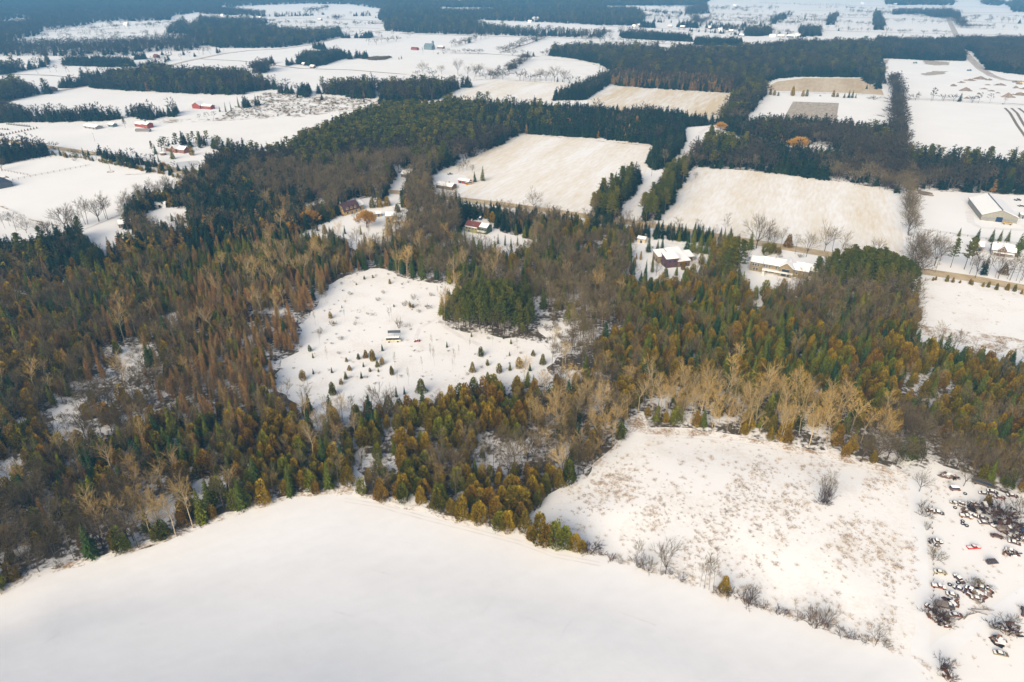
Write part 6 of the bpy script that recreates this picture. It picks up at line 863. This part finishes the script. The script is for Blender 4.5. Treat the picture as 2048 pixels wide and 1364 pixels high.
def vehicle(name, px_, py_, rot, col, label, kind='sedan', snow=1.0, cat='car', grp=None, scale=1.0, wheels=True, roofcol=None, sink=0.0, tilt=0.0):
    r = root(name, px_, py_, radians(rot), label, cat, grp); r.scale = (scale,) * 3; r.location.z -= sink; r.rotation_euler[0] = tilt; r.rotation_euler[1] = tilt * .7; body, cab, wd = SHAPE[kind]; y = wd / 2; p = paint(col)
    q = MB(); q.prism(body, -y, y); n = len(q.v) // 2
    q.v = [(x, yy * (.93 if z < .5 else 1.0), z) for x, yy, z in q.v]; q.build('body', p, r)
    q = MB(); top = max(z for _, z in cab); q.prism(cab, -y * .88, y * .88); q.v = [(x, yy * (.86 if z > top - .1 else 1), z) for x, yy, z in q.v]; q.build('window_glass', M['glass'] if col != (0, 0, 0) else M['dark'], r)
    xs = sorted(x for x, z in cab if z > top - .1); q = MB(); q.box(xs[0] - .04, xs[-1] + .04, -y * .80, y * .80, top - .02, top + .06)
    for x0_, x1_ in ((cab[0][0], xs[0]), (cab[1][0], xs[-1]), ((cab[0][0] + cab[1][0]) / 2,) * 2):
        for s_ in (-1, 1): q.tube((x0_, s_ * y * .90, cab[0][1]), (x1_, s_ * y * .78, top), .05, .05, 4)
    q.build('roof', paint(roofcol) if roofcol else p, r)
    if wheels:
        for wx in (body[0][0] * .64, body[1][0] * .64):
            for s_ in (-1, 1): q = MB(); q.tube((wx, s_ * y * .98 - .1, .36), (wx, s_ * y * .98 + .1, .36), .36 if kind != 'bus' else .5, .36 if kind != 'bus' else .5, 12); q.build('wheel', M['rubber'], r)
    if kind == 'pickup': part_box(r, 'cargo_bed', 'dark', -2.5, -.7, -y * .85, y * .85, 1.06, 1.09)
    if kind == 'truck': part_box(r, 'cargo_box', 'greywood', -3.2, .8, -y, y, 1.25, 2.3)
    if snow:
        q = MB(); q.box(xs[0] + .02, xs[-1] - .02, -y * .74, y * .74, top + .05, top + .05 + .18 * snow, taper=.08)
        hx_ = max(x for x, z in body if z > .8); tx_ = min(x for x, z in body if z > .8)
        if kind in ('sedan', 'pickup', 'van'): q.box(cab[1][0] + .08, hx_ - .12, -y * .85, y * .85, body[3][1] - .12, body[3][1] + .12 * snow, taper=.08)
        if kind in ('sedan', 'pickup'): q.box(tx_ + .1, cab[0][0] - .05, -y * .85, y * .85, 1.0, 1.06 + .12 * snow, taper=.08)
        q.build('snow_cover', M['roofsnow'], r)
    return r
vehicle('camper_bus', 788, 683, 4, (.58, .54, .40), 'cream camper bus with snowy roof parked in the clearing', 'bus', 1.6, 'bus', scale=.85)
r = root('solar_rack', 789, 673, radians(4), 'dark slanted panel rack behind the cream camper bus', 'panel rack'); q = MB(); q.add([(-3.2, -.5, 2.3), (3.2, -.5, 2.3), (3.2, .6, 3.2), (-3.2, .6, 3.2), (-3.2, -.5, 2.4), (3.2, -.5, 2.4), (3.2, .6, 3.3), (-3.2, .6, 3.3)], [(0, 3, 2, 1), (4, 5, 6, 7), (0, 1, 5, 4), (1, 2, 6, 5), (2, 3, 7, 6), (3, 0, 4, 7)]); q.build('panel', M['slate'], r)
for q in (-3, 0, 3): part_box(r, 'leg', 'metal', q - .06, q + .06, -.05, .07, 0, 2.7)
vehicle('buggy', 834, 683, 12, (.30, .03, .02), 'small red vehicle heaped with snow right of the camper bus', 'sedan', 2.2, 'car', scale=.72)
vehicle('car', 914, 584, -6, (.02, .035, .10), 'dark blue car parked beside the pine grove', 'sedan', 0, 'car')
vehicle('school_bus', 938, 369, 33, (.75, .36, .01), 'yellow bus parked by the large stubble field', 'bus', .6, 'bus', scale=.8, roofcol=(.75, .36, .01))
vehicle('van', 961, 439, 80, (.05, .10, .20), 'blue van with snowy roof above the red roofed house', 'van', 1.6, 'van')
vehicle('pickup_truck', 2035, 401, 5, (.02, .03, .06), 'dark pickup, upper of the two vehicles right of the barn', 'pickup', .5, 'truck'); vehicle('car', 2042, 413, -8, (.06, .06, .08), 'dark car with snow on it, lower one right of the barn', 'sedan', 2, 'car'); vehicle('pickup_truck', 900, 349, 10, (.10, .10, .09), 'small grey pickup behind the bungalow', 'pickup', 1, 'truck')
vehicle('dump_truck', 1830, 127, 0, (.02, .22, .18), 'green truck at the upper edge of the gravel yard', 'truck', 0, 'truck', scale=1.2); vehicle('dump_truck', 1938, 142, 0, (.02, .14, .26), 'blue truck beside the quarry road', 'truck', 0, 'truck', scale=1.2); vehicle('wheel_loader', 2039, 166, 10, (.60, .40, .02), 'yellow loader among the gravel heaps', 'truck', 0, 'loader', scale=1.3); vehicle('dump_truck', 2029, 165, 0, (.08, .09, .10), 'dark truck left of the yellow loader', 'truck', 0, 'truck', scale=1.1)
G = 'wrecked vehicles of the wreck yard'
for t in [(1909, 979, 0, (.20, .06, .04), 'van', 3.0, 'rust red boxy wreck with a thick slab of snow, highest left one'), (1964, 969, -28, (.05, .06, .03), 'bus', 0, 'old dark olive bus body under the trees'), (1968, 988, -20, (.25, .25, .25), 'sedan', 2, 'snow covered pale wreck below the olive bus'), (1984, 985, -25, (.03, .02, .04), 'sedan', 1.4, 'dark wreck squeezed beside the snow covered pale one'), (1999, 996, -12, (.34, .09, .05), 'sedan', .6, 'orange red sedan wreck, right of the olive bus'), (2024, 993, -18, (.10, .02, .03), 'sedan', 2, 'maroon wreck with white snowy roof near the right edge, topmost'),
          (1911, 1008, -32, (.16, .13, .07), 'sedan', .8, 'long tan and olive wreck below the rust red boxy one'), (1944, 1009, 15, (.30, .28, .26), 'pickup', 2.4, 'pale pickup wreck buried in snow'), (1969, 1013, 75, (.42, .36, .34), 'van', 2.2, 'pinkish white van wreck left of the big bush'), (1861, 1022, -5, (.16, .03, .04), 'sedan', 2.6, 'dark red wreck with snow, nearest the lane at the top left'), (1876, 1026, -20, (.06, .06, .06), 'sedan', 2.4, 'crushed grey wreck right of the dark red one'), (1931, 1034, -18, (.30, .16, .08), 'pickup', .8, 'rusty tan pickup hulk left of the maroon one'),
          (1950, 1033, -38, (.07, .02, .03), 'sedan', .9, 'maroon black sedan wreck in front of the big bush'), (1965, 1036, -30, (.02, .03, .05), 'sedan', .3, 'blue black wreck tucked under the big bush'), (1968, 1046, -10, (.02, .02, .03), 'sedan', 1, 'low black wreck just below the big bush'), (2009, 1062, -5, (.04, .03, .06), 'truck', 2.6, 'dark truck wreck with white cargo snow near the blue tarp'), (1993, 1074, -22, (.13, .05, .04), 'sedan', 0, 'bare brown sedan wreck left of the dark truck'), (2034, 1070, -30, (.05, .05, .05), 'sedan', 1.4, 'grey black wreck in the pile right of the dark truck'), (2046, 1082, -20, (.12, .09, .05), 'pickup', 1.2, 'olive pickup wreck in the pile at the right edge'), (2028, 1086, -28, (.06, .04, .05), 'sedan', 2, 'snowy wreck at the lower end of the right pile'), (2018, 1040, -20, (.05, .04, .04), 'sedan', 1, 'dark wreck at the right foot of the big bush'), (2034, 1050, -35, (.05, .05, .06), 'van', 1, 'dark van wreck above the blue tarp'),
          (1871, 1084, -12, (.05, .03, .03), 'pickup', 1, 'black pickup wreck beside the lane, above the round shrub'), (1947, 1096, 2, (.50, .03, .02), 'pickup', .5, 'bright red pickup wreck alone on the snow'), (1983, 1125, 8, (.025, .022, .035), 'van', 0, 'black van wreck without snow'), (1880, 1146, -12, (.45, .38, .22), 'sedan', .3, 'cream sedan shell with open windows'), (1918, 1160, -75, (.05, .02, .05), 'sedan', 2.4, 'dark wreck pointing down the slope with snowy roof'), (1876, 1174, -14, (.28, .05, .02), 'pickup', 1.4, 'rust red pickup wreck beside the lane'), (1919, 1180, -40, (.02, .03, .10), 'sedan', 1.6, 'dark blue sedan wreck, left one of the slanting pair'), (1942, 1181, -40, (.08, .02, .05), 'sedan', 1.6, 'dark maroon sedan wreck, right one of the slanting pair'),
          (1963, 1178, -35, (.35, .33, .30), 'sedan', 3, 'wreck almost buried in snow right of the slanting pair'), (1904, 1191, -18, (.20, .19, .18), 'sedan', 1.4, 'grey wreck below the rust red pickup'), (1954, 1199, -22, (.10, .04, .03), 'sedan', 1, 'flat brown wreck below the slanting pair'), (1888, 1214, -16, (.02, .04, .06), 'truck', .2, 'big blue grey truck wreck behind the dark brush'), (1862, 1218, -55, (.20, .07, .02), 'sedan', .6, 'rust brown wreck left of the blue grey truck'), (1911, 1231, -8, (.13, .04, .03), 'sedan', .5, 'small brown wreck right of the dark brush'), (2048, 1226, 60, (.09, .02, .04), 'van', 0, 'maroon van wreck at the right edge'), (2001, 1308, -16, (.30, .27, .14), 'sedan', .6, 'tan stripped sedan frame near the lower right corner'), (2022, 1102, -30, (.14, .07, .05), 'sedan', .8, 'brown crushed wreck below the right pile'), (1935, 1012, -30, (.10, .07, .06), 'sedan', 1.6, 'low rusty wreck left of the snow buried pickup')]:
    t = (*t[:3], tuple(min(.6, .45 * q + .55 * r_) for q, r_ in zip(t[3], (.17, .12, .095))) if max(t[3]) < .45 else t[3], *t[4:])
    vehicle('wrecked_car' if t[4] in ('sedan',) else 'wrecked_' + {'van': 'van', 'bus': 'bus', 'pickup': 'pickup', 'truck': 'truck'}[t[4]], t[0], t[1], t[2], t[3], t[6], t[4], t[5], 'wreck', G, scale=.78 if t[4] == 'bus' else .78, wheels=(t[0] % 3 != 0), sink=.30 if t[0] % 3 == 0 else .12, tilt=((t[0] * 7 % 11) - 5) * .022)
for i, (a, b) in enumerate([(1925, 1043), (1925, 1048), (1933, 1052), (1910, 1016), (1930, 988), (1916, 1166), (1899, 1170), (2024, 1018), (2030, 1022)]):
    r = root('tyre', a, b, 0, 'old tyre ' + ['topmost of the stack left of the maroon black wreck', 'middle one left of the maroon black wreck', 'lowest right one left of the maroon black wreck', 'beside the long tan wreck', 'below the rust red boxy wreck', 'beside the wreck pointing down the slope', 'below the wreck pointing down the slope', 'under the topmost right maroon wreck', 'by the right foot of the big bush'][i], 'tyre', 'old tyres lying in the wreck yard'); q = MB(); R0, R1 = .62, .34; n = 16
    for k in range(n):
        t0, t1 = 2 * pi * k / n, 2 * pi * (k + 1) / n; q.add([(R0 * cos(t0), R0 * sin(t0), .02), (R0 * cos(t1), R0 * sin(t1), .02), (R0 * cos(t1), R0 * sin(t1), .32), (R0 * cos(t0), R0 * sin(t0), .32), (R1 * cos(t0), R1 * sin(t0), .02), (R1 * cos(t1), R1 * sin(t1), .02), (R1 * cos(t1), R1 * sin(t1), .32), (R1 * cos(t0), R1 * sin(t0), .32)], [(0, 1, 2, 3), (4, 7, 6, 5), (3, 2, 6, 7)])
    q.build('tread', M['rubber'], r); q = MB(); q.tube((0, 0, .05), (0, 0, .22), .33, .33, 12); q.build('rim_snow', M['roofsnow'], r)
r = root('tarp', 2046, 1062, 0, 'blue tarp over scrap at the right edge', 'tarp'); q = MB(); q.add([(-1.6, -1.1, 0), (1.6, -1.1, 0), (1.6, 1.1, 0), (-1.6, 1.1, 0), (-.9, -.5, 1.1), (.8, -.6, 1.3), (1, .5, 1.2), (-.8, .6, .9)], [(4, 5, 6, 7), (0, 1, 5, 4), (1, 2, 6, 5), (2, 3, 7, 6), (3, 0, 4, 7)]); q.build('sheet', M['tarp'], r)
def scrap(px_, py_, sz, label, seed):
    rg = np.random.default_rng(seed); r = root('scrap_heap', px_, py_, rg.uniform(0, 3), label, 'scrap heap', 'heaps of scrap between the wrecks')
    for nm, mt_, cnt in (('scrap_metal', 'rust', 9), ('scrap_panel', 'dark', 8), ('scrap_wood', 'greywood', 7), ('snow_patch', 'roofsnow', 5)):
        q = MB()
        for i in range(cnt):
            a, b, z = rg.normal(0, sz * .42), rg.normal(0, sz * .3), abs(rg.normal(0, .3)); L, w_, t_ = rg.uniform(.3, 1.3), rg.uniform(.15, .7), rg.uniform(.05, .35) if nm != 'snow_patch' else .1; an = rg.uniform(0, 3.14); c_, s_ = cos(an), sin(an); k = rg.normal(0, .35)
            if nm == 'snow_patch': z += .45; k *= .3
            vs = [(x * c_ - y * s_ + a, x * s_ + y * c_ + b, zz + z + k * x) for zz in (0, t_) for x, y in ((-L, -w_), (L, -w_), (L, w_), (-L, w_))]
            q.add(vs, [(0, 3, 2, 1), (4, 5, 6, 7), (0, 1, 5, 4), (1, 2, 6, 5), (2, 3, 7, 6), (3, 0, 4, 7)])
        q.build(nm, M[mt_], r)
for i, (a, b, sz, l) in enumerate([(1890, 952, 2.0, 'highest in the yard, under the bare trees'), (1905, 955, 2.2, 'under the bare tree left of the olive bus'), (1950, 1018, 3.2, 'below the snow buried pickup'), (1938, 1026, 2.6, 'above the rusty tan hulk'), (1976, 1022, 3, 'left of the big dark bush'), (2012, 1028, 3, 'right of the big dark bush'), (1996, 1054, 3, 'below the big dark bush'), (2016, 1052, 3.2, 'above the truck with white cargo snow'), (2038, 1058, 3, 'beside the blue tarp'), (2024, 1074, 3, 'right of the truck with white cargo snow'), (2042, 1076, 3, 'in the right edge pile'), (1868, 1088, 1.8, 'beside the black pickup wreck by the lane'), (2020, 1108, 2, 'below the brown crushed wreck'), (1960, 1186, 2.6, 'right of the slanting pair'), (1972, 1182, 2.2, 'rightmost beside the slanting pair'), (1946, 1192, 2.4, 'just below the slanting pair'), (1868, 1232, 2.6, 'in the dark brush by the lane'), (1882, 1242, 2.6, 'right of the dark brush'), (1903, 1206, 2.2, 'above the small brown wreck'), (2010, 1255, 2.6, 'at the top of the brown mound'), (2030, 1262, 2.6, 'right of the brown mound'), (1995, 1285, 1.8, 'above the tan stripped frame'), (1893, 1350, 2, 'at the bottom edge brush'), (1925, 1010, 2.2, 'right of the long tan wreck')]):
    scrap(a, b, sz, 'low heap of rusty scrap ' + l, 900 + i)
# ------------------------------------------------------------------ posts, fences, poles, logs, heaps
def fence(name, pts, sp, label, hgt=1.3, rails=2, mt='wood'):
    p = poly(pts); r = tag(link(name, None, None, (p[0][0], p[0][1], 0)), label, 'fence'); rail = MB(); n_ = 0
    for a, b in zip(p[:-1], p[1:]):
        L = np.linalg.norm(b - a); n = max(1, int(L / sp))
        for i in range(n):
            c = a + (b - a) * i / n - p[0]; e = a + (b - a) * (i + 1) / n - p[0]
            if n_ < 95: q = MB(); q.box(-.12, .12, -.12, .12, 0, hgt); q.build('post', M[mt], r, loc=(c[0], c[1], 0)); n_ += 1
            for k in range(rails): z = hgt * (.45 + .45 * k / max(1, rails - 1)); rail.tube((c[0], c[1], z), (e[0], e[1], z), .05, .05, 3)
    rail.build('rail', M[mt], r)
fence('fence', [(-60, 378), (26, 361), (72, 352), (120, 343), (182, 331)], 4.5, 'post and rail fence across the snowy paddock at the left', 1.7)
fence('fence', [(5, 329), (40, 324), (80, 318), (112, 313)], 4.5, 'post and rail fence along the top of the left paddock', 1.7)
fence('fence', [(5, 341), (35, 347), (62, 352)], 4.5, 'short fence closing the left paddock', 1.7)
fence('fence', [(1836, 460), (1860, 463), (1900, 468), (1935, 473), (1990, 482), (2060, 492)], 5, 'wooden fence below the beige barn field', 1.3)
fence('fence', [(1331, 487), (1352, 489), (1372, 493)], 3, 'pale wall like fence behind the flat roofed house', 1.6, 3, 'trim')
fence('fence', [(2033, 449), (2048, 455), (2100, 466)], 4, 'thin fence running right from the beige barn', 1.2, 2, 'trim')
for i in range(26):
    t = i / 25; a = 1862 + 12 * t * .6 + random.uniform(-1, 1); b = 985 + 260 * t; x, y = P(a, b)
    r = tag(link('fence_post', None, None, (x, y, 0)), 'short grey post beside the snowy lane, ' + nth(i) + ' from the far end', 'post', 'old posts beside the lane'); part_box(r, 'post_stake', 'greywood', -.09, .09, -.09, .09, 0, random.uniform(.5, 1.2)); part_box(r, 'snow_cap', 'roofsnow', -.11, .11, -.11, .11, 1.2, 1.26) if 0 else None
for px_, py_, h_, lab in [(1263, 458, 11, 'pale utility pole at the foot of the snowy lane'), (190, 283, 9, 'thin pole alone on the snow below the farm sheds'), (221, 341, 8, 'thin pole beside the gravel road hedge'), (283, 337, 11, 'utility pole in the conifer row by the gravel road'), (1870, 545, 11, 'utility pole beside the road at the right'), (1303, 352, 7, 'leaning pole at the bend of the snowy lane'), (393, 300, 8, 'utility pole right of the brick house')]:
    r = root('utility_pole', px_, py_, .1, lab, 'pole'); q = MB(); q.tube((0, 0, -.2), (0, 0, h_), .17, .11, 6); q.build('shaft', M['greywood'], r); part_box(r, 'crossarm', 'greywood', -1.1, 1.1, -.08, .08, h_ - .9, h_ - .7)
def heap(name, px_, py_, w_, d_, h_, label, m1='dirt', cat='heap', grp=None, seed=0):
    rg = np.random.default_rng(seed + 5); r = root(name, px_, py_, rg.uniform(-.4, .4), label, cat, grp); q = MB(); n, k = 18, 6; V = [(0, 0, h_)]
    ph = rg.uniform(0, 6, 4)
    for j in range(1, k + 1):
        for i in range(n):
            a = 2 * pi * i / n; t = j / k; rr = t * (1 + .18 * sin(3 * a + ph[0]) + .1 * sin(5 * a + ph[1])); z = h_ * (1 - t) ** 1.1 * (1 + .25 * sin(2 * a + ph[2]) * t) + rg.normal(0, .03 * h_) * (j < k) - (.15 if j == k else 0); V.append((rr * w_ / 2 * cos(a), rr * d_ / 2 * sin(a), z))
    fs = [(0, 1 + i, 1 + (i + 1) % n) for i in range(n)] + [(1 + j * n + i, 1 + (j + 1) * n + i, 1 + (j + 1) * n + (i + 1) % n, 1 + j * n + (i + 1) % n) for j in range(k - 1) for i in range(n)]
    cen = [np.mean([V[i] for i in f], 0) for f in fs]; mi = [1 if (sin(c[0] * .9 + ph[3]) + c[1] * .35 + rg.normal(0, .35)) > 1.0 else 0 for c in cen]
    o1 = [f for f, m_ in zip(fs, mi) if m_ == 0]; o2 = [f for f, m_ in zip(fs, mi) if m_ == 1]
    q.add(V, fs); q.m = mi; q.build('mound', [M[m1], M['roofsnow']], r); return r
for i, (a, b, w_, d_, h_) in enumerate([(1931, 181, 21, 16, 7), (1906, 172, 12, 9, 4.5), (1960, 158, 26, 14, 6.5), (1940, 161, 22, 10, 4), (1922, 165, 16, 9, 3), (1978, 160, 16, 9, 3.5), (2015, 194, 17, 14, 9), (2040, 190, 22, 13, 6), (1933, 197, 9, 7, 4), (1957, 188, 9, 7, 3), (2000, 170, 22, 14, 4.5), (2031, 176, 11, 8, 4.5), (2038, 168, 14, 9, 4), (1968, 178, 14, 8, 2.5), (1983, 182, 12, 8, 2.5), (1975, 170, 10, 7, 2.5), (1995, 186, 9, 7, 2), (2046, 178, 11, 8, 3.5)]):
    heap('gravel_heap', a, b, w_, d_, h_ * .72, f'{"tall" if h_ > 5.5 else "low"} brown and snowy gravel heap, {nth(i)} of the quarry heaps', grp='gravel heaps of the quarry yard', seed=i)
heap('earth_heap', 12, 355, 6, 4, 1.6, 'small brown earth heap by the paddock at the left edge', seed=40); heap('earth_heap', 1862, 391, 6, 4, 1.6, 'small earth heap beside the dark hollow near the tree line', seed=41)
sheet('bare_ground', [(1832, 381), (1850, 382), (1866, 386), (1862, 391), (1850, 391), (1838, 387)], M['dirt'], z=.03, label='dark bare ground at the head of the barn field', amp=1.2, seg=3)
for pts in ([(1845, 120), (1870, 122), (1898, 124), (1898, 130), (1870, 131), (1850, 128)], [(1840, 148), (1870, 142), (1900, 143), (1880, 149), (1850, 151)], [(1768, 120), (1777, 118), (1775, 128), (1766, 130)]):
    sheet('bare_ground', pts, M['plough'], z=.03, label='scraped ground in the gravel yard', amp=3, seg=6)
sheet('frozen_pond', [(352, 325), (372, 322), (395, 321), (402, 326), (390, 332), (368, 335), (350, 335)], M['ice'], z=.03, label='grey frozen pond below the brick house', amp=1, seg=3)
sheet('driveway', [(995, 558), (999, 558), (1012, 545), (1014, 535), (1010, 535)], M['track'], z=.03) if 0 else None
for i in range(34):
    if i < 22: px_, py_ = 325 + (i % 11) * 8 + random.uniform(-3, 3), 1078 - (i % 11) * 3.6 + random.uniform(-6, 3); lab = 'fallen log at the smooth field edge, ' + nth(i % 11) + (' of the upper layer' if i < 11 else ' of the lower layer'); gp = 'fallen logs at the smooth field edge'
    elif i < 27: px_, py_ = 1925 + (i - 22) * 10, 1238 - (i - 22) * 4; lab = 'brown log beside the snowy track, ' + nth(i - 22) + ' from the left'; gp = 'logs beside the snowy track'
    else: px_, py_ = [(35, 1150), (50, 1143), (640, 985), (660, 978), (235, 1108), (1060, 870), (1075, 860)][i - 27]; lab = 'fallen branch ' + ['at the lower left wood corner', 'just above the lower left wood corner', 'left of the gap onto the smooth field', 'in the gap onto the smooth field', 'left of the pile of fallen logs', 'inside the hollow below the clearing', 'right part of the hollow below the clearing'][i - 27]; gp = 'lone fallen branches at the wood edge'
    x, y = P(px_, py_); q = MB(); L = random.uniform(3, 7); q.tube((-L / 2, 0, .15), (L / 2, .3, random.uniform(.2, .9)), .16, .08, 6); q.tube((0, .1, .3), (L * .3, 1.1, .7), .07, .03, 4)
    o = q.build('fallen_log', M['greywood' if i % 2 else 'wood'], None, loc=(x, y, gz(x, y)), rz=random.uniform(-.9, .6)); tag(o, lab, 'log', gp)
for a, b in [(817, 652), (745, 630), (833, 612), (881, 645)]:
    r = root('brush_pile', a, b, random.uniform(0, 3), 'low pile of dead brush ' + {817: 'right of the tallest dark shrub', 745: 'in the upper left of the clearing', 833: 'beside the double cedar', 881: 'beside the pine grove track'}[a], 'brush pile', 'brush piles in the clearing'); q = MB()
    for i in range(26): c = np.random.default_rng(i + a).normal(0, .8, 3); q.tube((c[0] * 1.4, c[1], .1 + abs(c[2]) * .3), (c[0] * 1.4 + random.uniform(-1.6, 1.6), c[1] + random.uniform(-1, 1), .2 + abs(c[2]) * .5), .05, .02, 3)
    q.build('branch_tangle', M['wood'], r)
r = root('stone_ring', 221, 344, 0, 'ring of stones round the thin pole', 'stone ring'); q = MB()
for i in range(14): a = i / 14 * 2 * pi; q.box(2.6 * cos(a) - .4, 2.6 * cos(a) + .4, 2.6 * sin(a) - .35, 2.6 * sin(a) + .35, -.05, .4, taper=.1)
q.build('stones', M['stone'], r)
# dead weeds standing through the snow: one mass
def tuft(seed, h=.8, n=26, sp=.35):
    rg = np.random.default_rng(seed); p0 = np.concatenate([rg.normal(0, sp * .5, (n, 2)), np.full((n, 1), -.05)], 1); p1 = p0 + np.concatenate([rg.normal(0, sp, (n, 2)), rg.uniform(.4, 1, (n, 1)) * h], 1)
    V, Fc = blades(p0, p1, np.full(n, .055), rg); return mesh('weed_tuft', V, Fc, [M['weed']])
ts = [bpy.data.objects.new('seed_tuft', tuft(i, [.3, .45, .6][i], [18, 26, 30][i], [.25, .4, .6][i])) for i in range(3)]
pts = []
def weeds(pp, sp, keepf, zmax=None):
    X, Y = grid_in([poly(pp)], sp); nz = np.sin(X * .11 + 1) * np.sin(Y * .09) + .7 * np.sin(X * .27 - Y * .21) + .5 * np.sin(X * .05 + Y * .13); k = RNG.random(len(X)) < keepf(X, Y, nz)
    for x, y in zip(X[k], Y[k]): pts.append((x, y, 0))
fx, fy = P(1450, 1080)
weeds(F2, .8, lambda X, Y, n: np.clip(.20 + .20 * n, .03, .6) * np.where(PX(X, Y)[0] > 1790, .3, 1) * np.where(PX(X, Y)[1] < 925, .35, 1))
weeds([(1850, 965), (1900, 950), (2060, 1010), (2100, 1340), (1960, 1335), (1900, 1340), (1860, 1300)], 1.5, lambda X, Y, n: np.clip(.16 + .14 * n, .03, .5))
weeds(HOLES[0][:32], 2.2, lambda X, Y, n: np.clip(.06 + .08 * n, .01, .3))
weeds([(1835, 660), (1832, 590), (1834, 553), (1900, 560), (2060, 585), (2200, 605), (2200, 720)], 2.4, lambda X, Y, n: np.clip(.12 + .12 * n, .01, .4))
weeds([(1250, 868), (1262, 832), (1285, 826), (1300, 858), (1420, 864), (1415, 872), (1300, 868)], .8, lambda X, Y, n: .5 + 0 * X)
for e0, e1 in zip(FG_EDGE[2:31], FG_EDGE[3:32]):
    p0, p1 = np.array(P(*e0)), np.array(P(*e1)); L = np.linalg.norm(p1 - p0)
    for t in RNG.random(int(L * 1.6)): q = p0 + (p1 - p0) * t + RNG.normal(0, .7, 2) + [0, .7]; pts.append((q[0], q[1], 0))
for e0, e1 in zip(F2[4:16], F2[5:17]):
    p0, p1 = np.array(P(*e0)), np.array(P(*e1)); L = np.linalg.norm(p1 - p0)
    for t in RNG.random(int(L * 2.0)): q = p0 + (p1 - p0) * t + RNG.normal(0, .9, 2); pts.append((q[0], q[1], 0))
pts = np.array(pts)
for m_ in MOUNDS:
    ok, zz = mound_z(pts[:, :2], m_); pts[ok, 2] = zz[ok]
s_ = RNG.uniform(.4, 1.15, len(pts)) ** 1.3; scatter('dead_weeds', pts, np.stack([s_ * 1.2, s_ * 1.2, s_], 1), RNG.integers(0, 3, len(pts)), ts, 'brown weed stalks poking through the snow')
X, Y = grid_in([poly([(430, 240), (470, 215), (530, 186), (620, 192), (690, 198), (765, 202), (740, 214), (600, 232), (480, 238), (330, 246)])], 5.5); k = RNG.random(len(X)) < .5; sow('shrub', X[k], Y[k], RNG.uniform(1, 2.6, k.sum()))
print('weeds', len(pts))
finish_woods()
# ------------------------------------------------------------------ haze
hz, hn, hb = mat('haze'); hn.nodes.remove(hb)
pv = hn.nodes.new('ShaderNodeVolumePrincipled'); pv.inputs['Color'].default_value = (0.18, 0.49, 0.85, 1); pv.inputs['Density'].default_value = 0.00016; pv.inputs['Anisotropy'].default_value = 0.0
hn.links.new(pv.outputs[0], [q for q in hn.nodes if q.type == 'OUTPUT_MATERIAL'][0].inputs['Volume'])
hb_ = MB(); hb_.box(-R_ - 50, R_ + 50, -2050, R_ + 50, -1.0, 190.0); tag(hb_.build('haze', hz), 'thin blue winter haze over the plain', None, None, 'stuff')

for o in S.objects:
    if o.parent is None and o.get('label') and len(str(o['label']).split()) > 16: print('LONG', o.name, o['label'])
